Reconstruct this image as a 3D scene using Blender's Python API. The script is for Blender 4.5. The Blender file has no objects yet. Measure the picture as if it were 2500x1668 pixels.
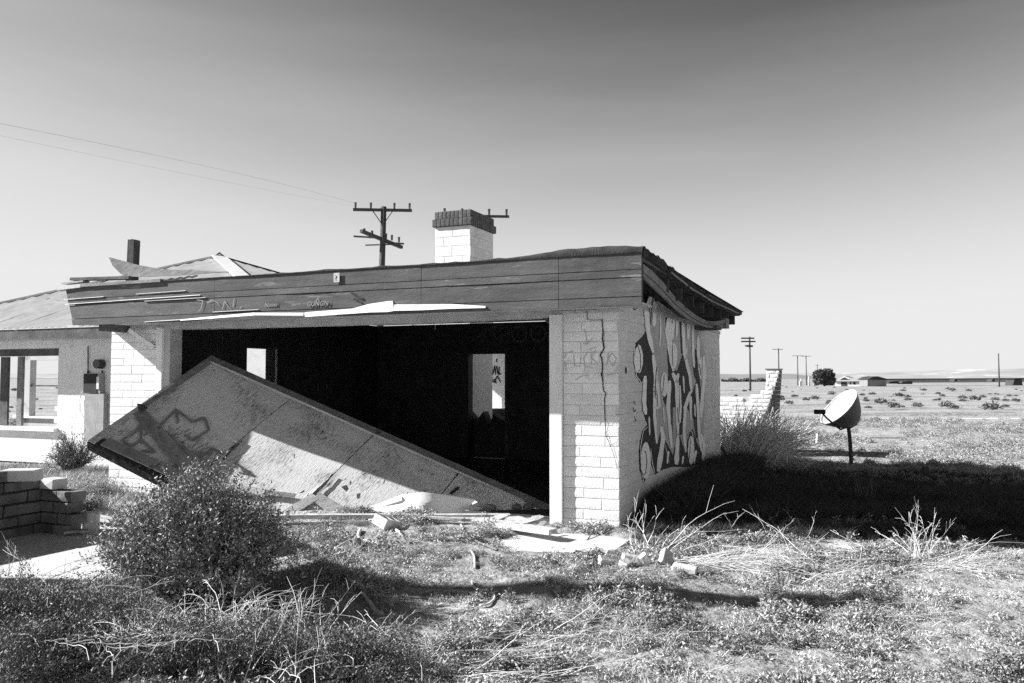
import bpy, math, random
import numpy as np
from mathutils import Vector, Matrix, noise as mnoise

random.seed(7)
RS = np.random.RandomState(11)
S = bpy.context.scene
COL = S.collection

# ------------------------------------------------------------------ camera, sky, sun, exposure
FPX, EYE = 2000.0, 1.5
PITCH = math.atan(91 / FPX)
cam_d = bpy.data.cameras.new('camera')
cam = bpy.data.objects.new('camera', cam_d)
COL.objects.link(cam)
S.camera = cam
cam.location = (0, 0, EYE)
cam.rotation_euler = (math.pi / 2 + PITCH, 0, 0)
cam_d.sensor_width = 36
cam_d.lens = 36 * FPX / 2500
cam_d.clip_start = 0.05
cam_d.clip_end = 20000

SUN_EL = math.radians(30.3)
SUN_H = Vector((-0.9968, 0.0797))
SUN = Vector((SUN_H.x * math.cos(SUN_EL), SUN_H.y * math.cos(SUN_EL), math.sin(SUN_EL)))

SKY_TOE, SKY_K = 0.11, 3.5
W = bpy.data.worlds.new('World')
S.world = W
W.use_nodes = True
wt = W.node_tree
wt.nodes.clear()
sky = wt.nodes.new('ShaderNodeTexSky')
sky.sky_type = 'NISHITA'
sky.sun_disc = False
sky.sun_elevation = SUN_EL
sky.sun_rotation = math.atan2(SUN_H.x, SUN_H.y)
sky.altitude = 700
sky.air_density = 1.0
sky.dust_density = 0.0
sky.ozone_density = 1.0
sep = wt.nodes.new('ShaderNodeSeparateColor')
wt.links.new(sky.outputs[0], sep.inputs[0])
# black-and-white film behind a red filter: only the red part of the daylight sky counts
pw = wt.nodes.new('ShaderNodeMath'); pw.operation = 'POWER'; pw.inputs[1].default_value = 1.55
wt.links.new(sep.outputs[0], pw.inputs[0])
# thin high cloud veils
tc = wt.nodes.new('ShaderNodeTexCoord')
mp = wt.nodes.new('ShaderNodeMapping'); mp.inputs['Scale'].default_value = (1.2, 1.2, 9.0)
mp.inputs['Rotation'].default_value = (0.12, 0.16, 0.0)
wt.links.new(tc.outputs['Generated'], mp.inputs[0])
nz = wt.nodes.new('ShaderNodeTexNoise'); nz.inputs['Scale'].default_value = 1.6; nz.inputs['Detail'].default_value = 6
wt.links.new(mp.outputs[0], nz.inputs['Vector'])
mr = wt.nodes.new('ShaderNodeMapRange')
mr.inputs[1].default_value = 0.45; mr.inputs[2].default_value = 0.8
mr.inputs[3].default_value = 1.0; mr.inputs[4].default_value = 1.12
wt.links.new(nz.outputs[0], mr.inputs[0])
mu = wt.nodes.new('ShaderNodeMath'); mu.operation = 'MULTIPLY'
wt.links.new(pw.outputs[0], mu.inputs[0]); wt.links.new(mr.outputs[0], mu.inputs[1])
# film shoulder and toe of that film, the same for the whole sky
def wmath(op, a, b):
    q = wt.nodes.new('ShaderNodeMath'); q.operation = op
    for k, z in ((0, a), (1, b)):
        if z is None: continue
        if isinstance(z, (int, float)): q.inputs[k].default_value = z
        else: wt.links.new(z, q.inputs[k])
    return q.outputs[0]
x_ = wmath('MULTIPLY', mu.outputs[0], 0.126)
x_ = wmath('MAXIMUM', wmath('SUBTRACT', x_, SKY_TOE), 0.012)
x_ = wmath('EXPONENT', wmath('MULTIPLY', x_, -SKY_K), None)
x_ = wmath('MULTIPLY', wmath('SUBTRACT', 1.0, x_), 0.84 / 0.126 / 1.464)
cmb = wt.nodes.new('ShaderNodeCombineColor')
for i in range(3):
    wt.links.new(x_, cmb.inputs[i])
bg = wt.nodes.new('ShaderNodeBackground'); bg.inputs[1].default_value = 0.075
wo = wt.nodes.new('ShaderNodeOutputWorld')
wt.links.new(cmb.outputs[0], bg.inputs[0]); wt.links.new(bg.outputs[0], wo.inputs[0])

sl = bpy.data.lights.new('sun', 'SUN')
sl.energy = 4.6
sl.angle = math.radians(0.53)
sl.color = (1, 1, 1)
so = bpy.data.objects.new('sun', sl)
so.rotation_euler = SUN.to_track_quat('Z', 'Y').to_euler()
so.location = (-30, 0, 30)
COL.objects.link(so)
S.view_settings.view_transform = 'Standard'
S.view_settings.look = 'None'
S.view_settings.gamma = 1
S.view_settings.exposure = 1.3
S.view_settings.use_curve_mapping = False
S.render.engine = 'CYCLES'
S.cycles.use_denoising = False
S.cycles.max_bounces = 6
S.cycles.diffuse_bounces = 3
S.cycles.transparent_max_bounces = 4

# ------------------------------------------------------------------ measuring helpers
_c, _s = math.cos(PITCH), math.sin(PITCH)
def ray(u, v):
    x = (u - 1250) / FPX; z = (834 - v) / FPX
    d = Vector((x, _c - z * _s, _s + z * _c))
    return d / d.y
EYEP = Vector((0, 0, EYE))
def on_z(u, v, z=0.0):
    r = ray(u, v); return EYEP + r * ((z - EYE) / r.z)
def on_y(u, v, y):
    return EYEP + ray(u, v) * y
C0 = on_z(1513, 1300)                       # garage: foot of its near right corner
DX = Vector((0.9206, -0.3905, 0)).normalized(); DY = Vector((-DX.y, DX.x, 0))
GA = math.atan2(DX.y, DX.x)
GM = Matrix.Translation(C0) @ Matrix.Rotation(GA, 4, 'Z')
GI = GM.inverted()
def L(p): return GI @ Vector(p)
def Wd(x, y, z=0): return GM @ Vector((x, y, z))
def on_ly(u, v, ly):                        # point of the plane y = ly in the garage's own frame
    r = ray(u, v); r0 = GI.to_3x3() @ r; o = L(EYEP)
    return o + r0 * ((ly - o.y) / r0.y)
def on_lx(u, v, lx):
    r = ray(u, v); r0 = GI.to_3x3() @ r; o = L(EYEP)
    return o + r0 * ((lx - o.x) / r0.x)

# ------------------------------------------------------------------ materials
def grey(v): return (v, v, v, 1)
def mat(name, lo, hi, rough=0.85, scale=6.0, detail=6, bump=0.0, bscale=40.0, stretch=None, rot=None,
        spots=None, rnd=0.0, contrast=(0.35, 0.65), metal=0.0, spec=0.25, bump2=None, dist=0.01):
    m = bpy.data.materials.new(name); m.use_nodes = True
    n = m.node_tree.nodes; l = m.node_tree.links
    b = n['Principled BSDF']
    b.inputs['Roughness'].default_value = rough
    b.inputs['Metallic'].default_value = metal
    b.inputs['Specular IOR Level'].default_value = spec
    g = n.new('ShaderNodeNewGeometry')
    mpn = n.new('ShaderNodeMapping')
    if stretch: mpn.inputs['Scale'].default_value = stretch
    if rot: mpn.inputs['Rotation'].default_value = rot
    vec = mpn.outputs[0]
    if rot:                                  # rotate first, then stretch
        m0 = n.new('ShaderNodeMapping'); m0.inputs['Rotation'].default_value = rot
        mpn.inputs['Rotation'].default_value = (0, 0, 0)
        l.new(g.outputs['Position'], m0.inputs[0]); l.new(m0.outputs[0], mpn.inputs[0])
    else:
        l.new(g.outputs['Position'], mpn.inputs[0])
    nt = n.new('ShaderNodeTexNoise'); nt.inputs['Scale'].default_value = scale; nt.inputs['Detail'].default_value = detail
    nt.inputs['Roughness'].default_value = 0.6
    l.new(vec, nt.inputs['Vector'])
    r = n.new('ShaderNodeMapRange'); r.inputs[1].default_value = contrast[0]; r.inputs[2].default_value = contrast[1]
    r.inputs[3].default_value = lo; r.inputs[4].default_value = hi
    l.new(nt.outputs[0], r.inputs[0])
    val = r.outputs[0]
    if spots:                                # (scale, threshold, albedo): stains and worn patches
        for (ss, th, av) in spots:
            n2 = n.new('ShaderNodeTexNoise'); n2.inputs['Scale'].default_value = ss; n2.inputs['Detail'].default_value = 8
            n2.inputs['Roughness'].default_value = 0.7
            l.new(vec, n2.inputs['Vector'])
            r2 = n.new('ShaderNodeMapRange'); r2.inputs[1].default_value = th; r2.inputs[2].default_value = th + 0.05
            l.new(n2.outputs[0], r2.inputs[0])
            mx = n.new('ShaderNodeMix'); mx.data_type = 'FLOAT'
            l.new(r2.outputs[0], mx.inputs[0]); l.new(val, mx.inputs[2]); mx.inputs[3].default_value = av
            val = mx.outputs[0]
    if rnd:
        oi = n.new('ShaderNodeObjectInfo')
        r3 = n.new('ShaderNodeMapRange'); r3.inputs[3].default_value = 1 - rnd; r3.inputs[4].default_value = 1 + rnd * 0.4
        l.new(oi.outputs['Random'], r3.inputs[0])
        m3 = n.new('ShaderNodeMath'); m3.operation = 'MULTIPLY'
        l.new(val, m3.inputs[0]); l.new(r3.outputs[0], m3.inputs[1]); val = m3.outputs[0]
    cc = n.new('ShaderNodeCombineColor')
    for i in range(3): l.new(val, cc.inputs[i])
    l.new(cc.outputs[0], b.inputs['Base Color'])
    if bump:
        nb = n.new('ShaderNodeTexNoise'); nb.inputs['Scale'].default_value = bscale; nb.inputs['Detail'].default_value = 5
        l.new(vec, nb.inputs['Vector'])
        bp = n.new('ShaderNodeBump'); bp.inputs['Strength'].default_value = bump; bp.inputs['Distance'].default_value = dist
        l.new(nb.outputs[0], bp.inputs['Height'])
        l.new(bp.outputs[0], b.inputs['Normal'])
    return m

M = {}
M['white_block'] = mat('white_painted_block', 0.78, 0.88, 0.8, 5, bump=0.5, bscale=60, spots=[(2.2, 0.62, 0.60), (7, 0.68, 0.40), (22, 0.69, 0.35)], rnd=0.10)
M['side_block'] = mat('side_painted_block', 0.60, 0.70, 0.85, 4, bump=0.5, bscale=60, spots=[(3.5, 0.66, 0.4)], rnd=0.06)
M['shade_block'] = mat('shade_toned_rough_block', 0.10, 0.20, 0.9, 6, bump=0.8, bscale=40, spots=[(5, 0.6, 0.3)], rnd=0.3)  # rough block darkened in its colour to deepen shaded wall faces
M['joint'] = mat('painted_mortar', 0.5, 0.62, 0.9, 9, bump=0.3, bscale=50)
M['plaster'] = mat('white_plaster', 0.76, 0.86, 0.8, 3, bump=0.25, bscale=40, spots=[(2.2, 0.66, 0.5), (12, 0.72, 0.5)])
M['trim'] = mat('white_trim_wood', 0.74, 0.84, 0.6, 4, bump=0.2, bscale=30, stretch=(6, 6, 1), spots=[(9, 0.68, 0.25)])
M['fascia'] = mat('weathered_fascia_wood', 0.07, 0.13, 0.8, 2.2, bump=0.5, bscale=26, stretch=(1, 1, 7), spots=[(2.0, 0.59, 0.20), (1.3, 0.64, 0.26), (9, .66, .05)], rnd=0.12, contrast=(0.3, 0.7))
M['soffit'] = mat('soffit_board', 0.42, 0.55, 0.8, 4, bump=0.3, bscale=30, spots=[(4, 0.62, 0.25)])
M['darkwood'] = mat('old_dark_timber', 0.06, 0.13, 0.85, 5, bump=0.6, bscale=30, spots=[(3, 0.66, 0.2)])
M['barge'] = mat('grey_barge_board', 0.16, 0.26, 0.8, 5, bump=0.6, bscale=30, stretch=(1, 1, 3), spots=[(3, 0.62, 0.1)])
M['felt'] = mat('roofing_felt', 0.025, 0.06, 0.9, 8, bump=0.8, bscale=80)
M['felt_grey'] = mat('faded_roofing_felt', 0.10, 0.2, 0.9, 6, bump=0.5, bscale=80, stretch=(3, 1, 1))
M['shingle'] = mat('dark_shingle', 0.02, 0.05, 0.95, 12, bump=0.6, bscale=90, rnd=0.4)
M['near_black'] = mat('near_black_matte', 0.05, 0.085, 0.95, 4, spots=[(3, 0.68, 0.05)])  # near-black base for garage interior, eave underside, board gaps and wall core
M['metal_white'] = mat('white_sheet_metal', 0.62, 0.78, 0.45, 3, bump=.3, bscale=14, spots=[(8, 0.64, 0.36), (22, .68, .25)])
M['corrugated'] = mat('corrugated_roof_metal', 0.42, 0.56, 0.55, 3, spots=[(1.5, 0.62, 0.2), (6, 0.68, 0.15)], stretch=(1, 1, 1))
M['cap_metal'] = mat('pale_ridge_metal', 0.65, 0.78, 0.4, 4)
M['brick_red'] = mat('dark_cap_brick', 0.10, 0.17, 0.9, 14, bump=0.5, bscale=80, rnd=0.3)
M['concrete'] = mat('old_concrete', 0.50, 0.62, 0.9, 1.6, bump=0.5, bscale=50, spots=[(1.5, 0.60, 0.40), (7, 0.66, 0.36), (30, 0.7, 0.3)])
M['door_ply'] = mat('flaking_white_plywood', 0.50, 0.68, 0.75, 3, bump=0.8, bscale=9, stretch=(1, 1, 1), spots=[(4, 0.66, 0.3)])
M['door_frame'] = mat('door_frame_timber', 0.16, 0.28, 0.8, 5, bump=0.6, bscale=30, spots=[(5, 0.58, 0.09)])
M['rot'] = mat('rotted_black_edge', 0.015, 0.06, 0.95, 20, bump=1.0, bscale=60, spots=[(14, 0.6, 0.25)])
M['plank'] = mat('bleached_plank', 0.32, 0.60, 0.8, 9, bump=0.8, bscale=40, stretch=(1, 3, 5), spots=[(5, 0.60, 0.14)], rnd=0.2)
M['plank_dark'] = mat('grey_plank', 0.15, 0.25, 0.85, 6, bump=0.6, bscale=40, spots=[(8, 0.62, 0.08)], rnd=0.2)
M['straw'] = mat('bleached_straw', 0.55, 0.78, 0.8, 8)
M['stem'] = mat('dry_grey_stem', 0.36, 0.55, 0.8, 10)
M['bark'] = mat('shrub_bark', 0.10, 0.2, 0.9, 20)
M['black'] = mat('flat_black_paint', 0.015, 0.03, 0.6, 10)
M['darkpaint'] = mat('spray_paint_dark', 0.02, 0.045, 0.8, 6, bump=0.5, bscale=40)
M['greypaint'] = mat('spray_paint_grey', 0.16, 0.26, 0.8, 6, bump=0.6, bscale=30)
M['bareblock'] = mat('bare_block_between_letters', 0.40, 0.52, 0.85, 5, bump=0.6, bscale=40)
M['lightpaint'] = mat('spray_paint_white', 0.84, 0.92, 0.8, 9, bump=0.3, bscale=40, spots=[(7, 0.70, 0.4)])
M['faint'] = mat('faint_spray_line', 0.42, 0.52, 0.8, 20)
M['faint_light'] = mat('faint_pale_marker', 0.24, 0.32, 0.8, 20)
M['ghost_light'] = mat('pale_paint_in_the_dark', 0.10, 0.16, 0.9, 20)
M['crack'] = mat('crack_shadow_gap', 0.006, 0.012, 1.0, 30)
M['pole'] = mat('creosoted_pole', 0.05, 0.11, 0.9, 5, bump=0.5, bscale=30, stretch=(6, 6, 1))
M['porcelain'] = mat('brown_insulator', 0.05, 0.08, 0.3, 5)
M['wire'] = mat('wire', 0.34, 0.4, 0.5, 5)
M['dish'] = mat('dish_face_enamel', 0.72, 0.8, 0.5, 4, spots=[(6, 0.68, 0.55)])
M['dish_back'] = mat('dish_back_shade_tone', 0.10, 0.16, 0.6, 6, spots=[(9, 0.62, 0.24)])  # shade of the unlit back is put into this darker colour
M['rust'] = mat('rusty_pipe', 0.04, 0.09, 0.85, 20, bump=0.5, bscale=80)
M['meter'] = mat('meter_enamel', 0.3, 0.4, 0.5, 8)
M['glass_dark'] = mat('dark_glass', 0.02, 0.04, 0.2, 5, spec=0.5)
M['far_wall'] = mat('far_house_wall', 0.7, 0.8, 0.8, 0.5)
M['far_roof'] = mat('far_house_roof', 0.42, 0.5, 0.8, 0.5)
M['far_dark'] = mat('far_dark', 0.03, 0.06, 0.8, 0.5)
M['grey_block'] = mat('grey_inner_wall', 0.48, 0.58, 0.85, 3, spots=[(2, 0.64, 0.36)])
M['stone'] = mat('pale_broken_stone', 0.5, 0.64, 0.9, 12, bump=0.6, bscale=50)

def leaf_mat(name, lo, hi, trans=0.25):
    m = bpy.data.materials.new(name); m.use_nodes = True
    n = m.node_tree.nodes; l = m.node_tree.links
    b = n['Principled BSDF']; b.inputs['Roughness'].default_value = 0.6; b.inputs['Specular IOR Level'].default_value = 0.3
    g = n.new('ShaderNodeNewGeometry')
    r = n.new('ShaderNodeMapRange'); r.inputs[3].default_value = lo; r.inputs[4].default_value = hi
    l.new(g.outputs['Random Per Island'], r.inputs[0])
    nt = n.new('ShaderNodeTexNoise'); nt.inputs['Scale'].default_value = 1.3; nt.inputs['Detail'].default_value = 4
    l.new(g.outputs['Position'], nt.inputs['Vector'])
    r2 = n.new('ShaderNodeMapRange'); r2.inputs[1].default_value = 0.35; r2.inputs[2].default_value = 0.65
    r2.inputs[3].default_value = 0.7; r2.inputs[4].default_value = 1.25
    l.new(nt.outputs[0], r2.inputs[0])
    mm = n.new('ShaderNodeMath'); mm.operation = 'MULTIPLY'
    l.new(r.outputs[0], mm.inputs[0]); l.new(r2.outputs[0], mm.inputs[1])
    cc = n.new('ShaderNodeCombineColor')
    for i in range(3): l.new(mm.outputs[0], cc.inputs[i])
    l.new(cc.outputs[0], b.inputs['Base Color'])
    return m
M['weed'] = leaf_mat('low_weed_leaf', 0.14, 0.52)
M['weed_dry'] = leaf_mat('dry_weed_blade', 0.35, 0.65)
M['shade_grass'] = leaf_mat('shadow_toned_grass_blade', 0.03, 0.10)  # blade colour kept very dark to deepen the shadow it stands in
M['shrub'] = leaf_mat('shrub_leaf', 0.09, 0.46)
M['shrub2'] = leaf_mat('low_shrub_leaf', 0.06, 0.30)
M['tree'] = leaf_mat('far_tree_leaf', 0.05, 0.12)
M['scrub'] = leaf_mat('scrub_leaf', 0.08, 0.2)

# ------------------------------------------------------------------ mesh helpers
class MB:
    def __init__(s): s.v = []; s.f = []; s.mi = []; s.cur = 0
    def add(s, vs, fs):
        o = len(s.v); s.v.extend([tuple(p) for p in vs]); s.f.extend([tuple(i + o for i in f) for f in fs]); s.mi.extend([s.cur] * len(fs))
        return s
    def box(s, x0, x1, y0, y1, z0, z1, mtx=None):
        vs = [Vector((x, y, z)) for z in (z0, z1) for y in (y0, y1) for x in (x0, x1)]
        if mtx is not None: vs = [mtx @ p for p in vs]
        return s.add(vs, [(0, 2, 3, 1), (4, 5, 7, 6), (0, 1, 5, 4), (2, 6, 7, 3), (0, 4, 6, 2), (1, 3, 7, 5)])
    def beam(s, a, b, w, h, up=Vector((0, 0, 1))):
        a = Vector(a); b = Vector(b); d = (b - a); ln = d.length; d.normalize()
        x = d.cross(up)
        if x.length < 1e-4: x = d.cross(Vector((1, 0, 0)))
        x.normalize(); y = x.cross(d)
        m = Matrix((x, d, y)).transposed().to_4x4(); m.translation = a
        return s.box(-w / 2, w / 2, 0, ln, -h / 2, h / 2, m)
    def tube(s, pts, r0, r1=None, n=6, cap=True):
        r1 = r0 if r1 is None else r1
        pts = [Vector(p) for p in pts]; k = len(pts); o = len(s.v); vs = []; fs = []
        for i, p in enumerate(pts):
            t = (pts[min(i + 1, k - 1)] - pts[max(i - 1, 0)]); t.normalize()
            a = t.cross(Vector((0.13, 0.31, 0.94))); a.normalize(); b = t.cross(a)
            r = r0 + (r1 - r0) * i / max(1, k - 1)
            for j in range(n):
                an = 2 * math.pi * j / n
                vs.append(p + a * (r * math.cos(an)) + b * (r * math.sin(an)))
        for i in range(k - 1):
            for j in range(n):
                fs.append((i * n + j, i * n + (j + 1) % n, (i + 1) * n + (j + 1) % n, (i + 1) * n + j))
        if cap:
            fs.append(tuple(range(n - 1, -1, -1))); fs.append(tuple((k - 1) * n + j for j in range(n)))
        return s.add(vs, fs)
    def slab(s, poly, n, th):                # flat polygon with thickness th along n
        n = Vector(n).normalized(); k = len(poly); a = [Vector(p) for p in poly]; b = [p + n * th for p in a]
        fs = [tuple(range(k - 1, -1, -1)), tuple(range(k, 2 * k))]
        fs += [(i, (i + 1) % k, (i + 1) % k + k, i + k) for i in range(k)]
        return s.add(a + b, fs)
    def build(s, name, m, parent=None, origin=None, smooth=False, kind=None, link=True):
        me = bpy.data.meshes.new(name)
        vs = s.v
        if origin is not None:
            ox, oy, oz = origin
            vs = [(a - ox, b - oy, c - oz) for a, b, c in vs]
        me.from_pydata(vs, [], s.f)
        ms = m if isinstance(m, (list, tuple)) else [m]
        for mm in ms: me.materials.append(M[mm] if isinstance(mm, str) else mm)
        if len(ms) > 1: me.polygons.foreach_set('material_index', s.mi)
        if smooth: me.polygons.foreach_set('use_smooth', [True] * len(me.polygons))
        me.update()
        o = bpy.data.objects.new(name, me)
        if link: COL.objects.link(o)
        if parent is not None: o.parent = parent
        elif origin is not None: o.location = origin
        if kind: o['kind'] = kind
        return o
def tag(o, label=None, cat=None, group=None, kind=None):
    if label: o['label'] = label
    if cat: o['category'] = cat
    if group: o['group'] = group
    if kind: o['kind'] = kind
    return o
def empty(name, loc=(0, 0, 0), rz=0.0, label=None, cat=None, group=None):
    o = bpy.data.objects.new(name, None); COL.objects.link(o)
    o.location = loc; o.rotation_euler = (0, 0, rz); o.empty_display_size = 0.2
    return tag(o, label, cat, group)
def copy_tree(o, parent=None):
    c = o.copy(); COL.objects.link(c); c.parent = parent
    for ch in list(o.children): copy_tree(ch, c)
    return c

def brick_mesh(name, m, seed, irr=0.016):
    rr = random.Random(seed)
    # chamfered unit block, x -.5...5, y 0..1 (face at 0), z 0..1, with a slumped face
    b = MB(); cx, cz = 0.014, 0.06
    fy = 0.04
    def j(a): return a + rr.uniform(-irr, irr)
    back = [(-.5, 1, 0), (.5, 1, 0), (.5, 1, 1), (-.5, 1, 1)]
    mid = [(-.5, fy, 0), (.5, fy, 0), (.5, fy, 1), (-.5, fy, 1)]
    fr = [(j(-.5 + cx), rr.uniform(-.02, .02), j(cz * .7)), (j(.5 - cx), rr.uniform(-.02, .02), j(cz * .7)), (j(.5 - cx), rr.uniform(-.01, .03), j(1 - cz)), (j(-.5 + cx), rr.uniform(-.01, .03), j(1 - cz))]
    c = (rr.uniform(-.15, .15), -.035 + rr.uniform(-.03, .01), .38)
    vs = back + mid + fr + [c]
    fs = [(3, 2, 1, 0)]
    for i in range(4):
        k = (i + 1) % 4
        fs += [(i, k, 4 + k, 4 + i), (4 + i, 4 + k, 8 + k, 8 + i), (8 + i, 8 + k, 12)]
    b.add(vs, fs)
    o = b.build(name, m, link=False)
    me = o.data; bpy.data.objects.remove(o)
    return me
BR = {k: [brick_mesh('brick', k, 10 * i + q) for q in range(4)] for i, k in enumerate(['white_block', 'brick_red', 'grey_block', 'side_block', 'shade_block'])}

def lay_bricks(parent, p0, ux, n_out, length, z0, z1, bl=0.405, bh=0.106, depth=0.05, mk='white_block', jt=0.0055,
               limit=10 ** 9, skip=None, shift=0.0, wob=0.002, ends=None):
    """running-bond facing laid on a core: p0 foot, ux direction along the wall, n_out outward normal (all in the parent's frame)"""
    ux = Vector(ux).normalized(); n_out = Vector(n_out).normalized(); p0 = Vector(p0)
    uy = -n_out; uz = Vector((0, 0, 1))
    if ux.cross(uy).z < 0: flip = -1
    else: flip = 1
    rows = max(1, int(round((z1 - z0) / bh))); h = (z1 - z0) / rows
    cnt = 0; rest = MB()
    zc_ = [h * (r + (random.uniform(-.07, .07) if 0 < r < rows else 0)) for r in range(rows + 1)]
    for r in range(rows):
        x = -(bl / 2 if (r + int(shift * 2)) % 2 else 0) - 0.0
        a0, a1 = (0, length) if ends is None else ends(r, h)
        while x < a1 - 0.02:
            bl_ = bl * (1 + random.uniform(-.09, .09)) if bl > .3 else bl
            xa, xb = max(x, a0), min(x + bl_, a1); x += bl_
            if xb - xa < 0.04: continue
            jt_ = jt * random.uniform(.6, 1.7)
            if skip and skip((xa + xb) / 2, z0 + (r + .5) * h): continue
            cxp = p0 + ux * ((xa + xb) / 2) + uz * (zc_[r] + jt_ / 2) + n_out * random.uniform(-wob, wob)
            cxp.z += z0
            rot = Matrix((ux * flip, uy, uz)).transposed().to_4x4() @ Matrix.Rotation(random.uniform(-.004, .004), 4, 'Y')
            mt = Matrix.Translation(cxp) @ rot @ Matrix.Diagonal((xb - xa - jt_, depth, zc_[r + 1] - zc_[r] - jt_, 1))
            me = random.choice(BR[mk])
            if cnt < limit:
                o = bpy.data.objects.new('brick', me); COL.objects.link(o); o.parent = parent; o.matrix_local = mt
            else:
                rest.add([mt @ v.co for v in me.vertices], [tuple(p.vertices) for p in me.polygons])
            cnt += 1
    if rest.v: rest.build('bricks_beyond', mk, parent, kind='stuff')
    return cnt

# ------------------------------------------------------------------ terrain
def sstep(a, b, x):
    t = min(1, max(0, (x - a) / (b - a))); return t * t * (3 - 2 * t)
def g2(x, y, cx, cy, sx, sy): return math.exp(-((x - cx) / sx) ** 2 - ((y - cy) / sy) ** 2)
def bare(x, y):
    """1 where the concrete of the drive shows through the drifted soil"""
    n = mnoise.noise(Vector((x * 1.7, y * 2.3, 3.1))) * 0.5 + mnoise.noise(Vector((x * 5, y * 6, 7.7))) * 0.25
    a = g2(x, y, 0.45, 7.55, 0.75, 0.55)
    b_ = g2(x, y, -1.75, 6.85, 0.5, 0.35) * 0.9
    c = sstep(-2.5, -3.1, x) * sstep(5.75, 6.0, y)
    return sstep(0.45, 0.62, max(a, b_, c) + n * 0.35)
def gh(x, y):
    d = math.hypot(x, y)
    near = 1 - sstep(10, 30, d)
    z = 0.0
    if near > 0:
        z += near * (0.05 * mnoise.noise(Vector((x * 0.8, y * 0.9, 0.2))) + 0.022 * mnoise.noise(Vector((x * 2.6, y * 3.1, 5))) + 0.010 * mnoise.noise(Vector((x * 8, y * 9, 9))))
    if d > 16:
        z += min(1, (d - 16) / 30) * 0.10 * mnoise.noise(Vector((x * 0.13, y * 0.16, 2)))
        z -= 0.05 * min(1, (d - 16) / 20)
    z += 0.10 * g2(x, y, -1.35, 6.15, 0.45, 0.7) - 0.045 * g2(x, y, -0.3, 6.0, 0.7, 0.5) + 0.05 * g2(x, y, 0.9, 6.05, 0.8, 0.6) - 0.03 * g2(x, y, 1.9, 5.8, .5, .5)
    z += 0.05 * g2(x, y, 4.6, 5.4, 1.5, 0.8)
    # rises gently against the right side of the garage
    q = L((x, y, 0))
    z += 0.05 * sstep(3.0, 0.2, q.x) * sstep(0, 3, q.y) * sstep(9, 6, q.y) if q.x > 0 else 0
    # level under buildings and the drive
    if -17 < q.x < 0.3 and -0.1 < q.y < 12:
        z = -0.03
    elif -7.3 < q.x < 0.25 and -4.2 < q.y <= -0.1:
        bb = bare(x, y)
        e = sstep(-0.1, -0.5, q.y)
        z = (1 - bb) * (0.045 + z * e + 0.01 * mnoise.noise(Vector((x * 9, y * 9, 1)))) + bb * (-0.02)
    if 30.5 < y < 36: z = -0.10
    return z
def axis(segs):
    out = [segs[0][0]]
    for a, b, st in segs:
        n = max(1, int(round((b - a) / st)))
        out += [a + (b - a) * (i + 1) / n for i in range(n)]
    return out
def geo(a, b, n):
    return [a * (b / a) ** (i / n) for i in range(1, n + 1)]
xs = [-x for x in reversed(geo(8, 9000, 26))] + axis([(-8, -4.6, .2), (-4.6, 5.6, 0.055), (5.6, 9, .12)]) + geo(9, 9000, 26)
ys = [-y for y in reversed(geo(4, 600, 10))] + axis([(-4, 3.4, .5), (3.4, 9, 0.055), (9, 16, 0.14), (16, 30, .6), (30, 36, .5), (36, 60, 1.6)]) + geo(60, 9000, 22)
gv = []; nx = len(xs)
for y in ys:
    for x in xs: gv.append((x, y, gh(x, y)))
gf = [(j * nx + i, j * nx + i + 1, (j + 1) * nx + i + 1, (j + 1) * nx + i) for j in range(len(ys) - 1) for i in range(nx - 1)]

def ground_material():
    m = bpy.data.materials.new('desert_ground'); m.use_nodes = True
    n = m.node_tree.nodes; l = m.node_tree.links; b = n['Principled BSDF']
    b.inputs['Roughness'].default_value = 0.95; b.inputs['Specular IOR Level'].default_value = 0.1
    g = n.new('ShaderNodeNewGeometry')
    def noi(sc, det=8, st=(1, 1, 1), ro=.65):
        mp_ = n.new('ShaderNodeMapping'); mp_.inputs['Scale'].default_value = st
        l.new(g.outputs['Position'], mp_.inputs[0])
        t = n.new('ShaderNodeTexNoise'); t.inputs['Scale'].default_value = sc; t.inputs['Detail'].default_value = det; t.inputs['Roughness'].default_value = ro
        l.new(mp_.outputs[0], t.inputs['Vector']); return t.outputs[0]
    def rng(s_, a, b_, c, d):
        r = n.new('ShaderNodeMapRange'); r.inputs[1].default_value = a; r.inputs[2].default_value = b_; r.inputs[3].default_value = c; r.inputs[4].default_value = d
        l.new(s_, r.inputs[0]); return r.outputs[0]
    def mix(f, a, b_):
        x = n.new('ShaderNodeMix'); x.data_type = 'FLOAT'; l.new(f, x.inputs[0])
        for k, q in ((2, a), (3, b_)):
            if isinstance(q, float): x.inputs[k].default_value = q
            else: l.new(q, x.inputs[k])
        return x.outputs[0]
    sand = rng(noi(3.0), .3, .7, .30, .46)
    pat = rng(noi(.16, 10, (1, 1.6, 1)), .44, .58, 0, 1)          # scrubby, darker ground
    fine = rng(noi(9, 9), .38, .62, .13, .36)
    col = mix(pat, sand, fine)
    peb = rng(noi(60, 3), .62, .68, 0, .5)
    col = mix(peb, col, .55)
    cc = n.new('ShaderNodeCombineColor')
    for i in range(3): l.new(col, cc.inputs[i])
    l.new(cc.outputs[0], b.inputs['Base Color'])
    bp = n.new('ShaderNodeBump'); bp.inputs['Strength'].default_value = .9; bp.inputs['Distance'].default_value = .025
    l.new(noi(22, 6), bp.inputs['Height'])
    bp2 = n.new('ShaderNodeBump'); bp2.inputs['Strength'].default_value = .6; bp2.inputs['Distance'].default_value = .18
    l.new(noi(2.2, 6), bp2.inputs['Height']); l.new(bp.outputs[0], bp2.inputs['Normal'])
    l.new(bp2.outputs[0], b.inputs['Normal'])
    return m
M['ground'] = ground_material()
mb = MB(); mb.v = gv; mb.f = gf; mb.mi = [0] * len(gf)
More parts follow.
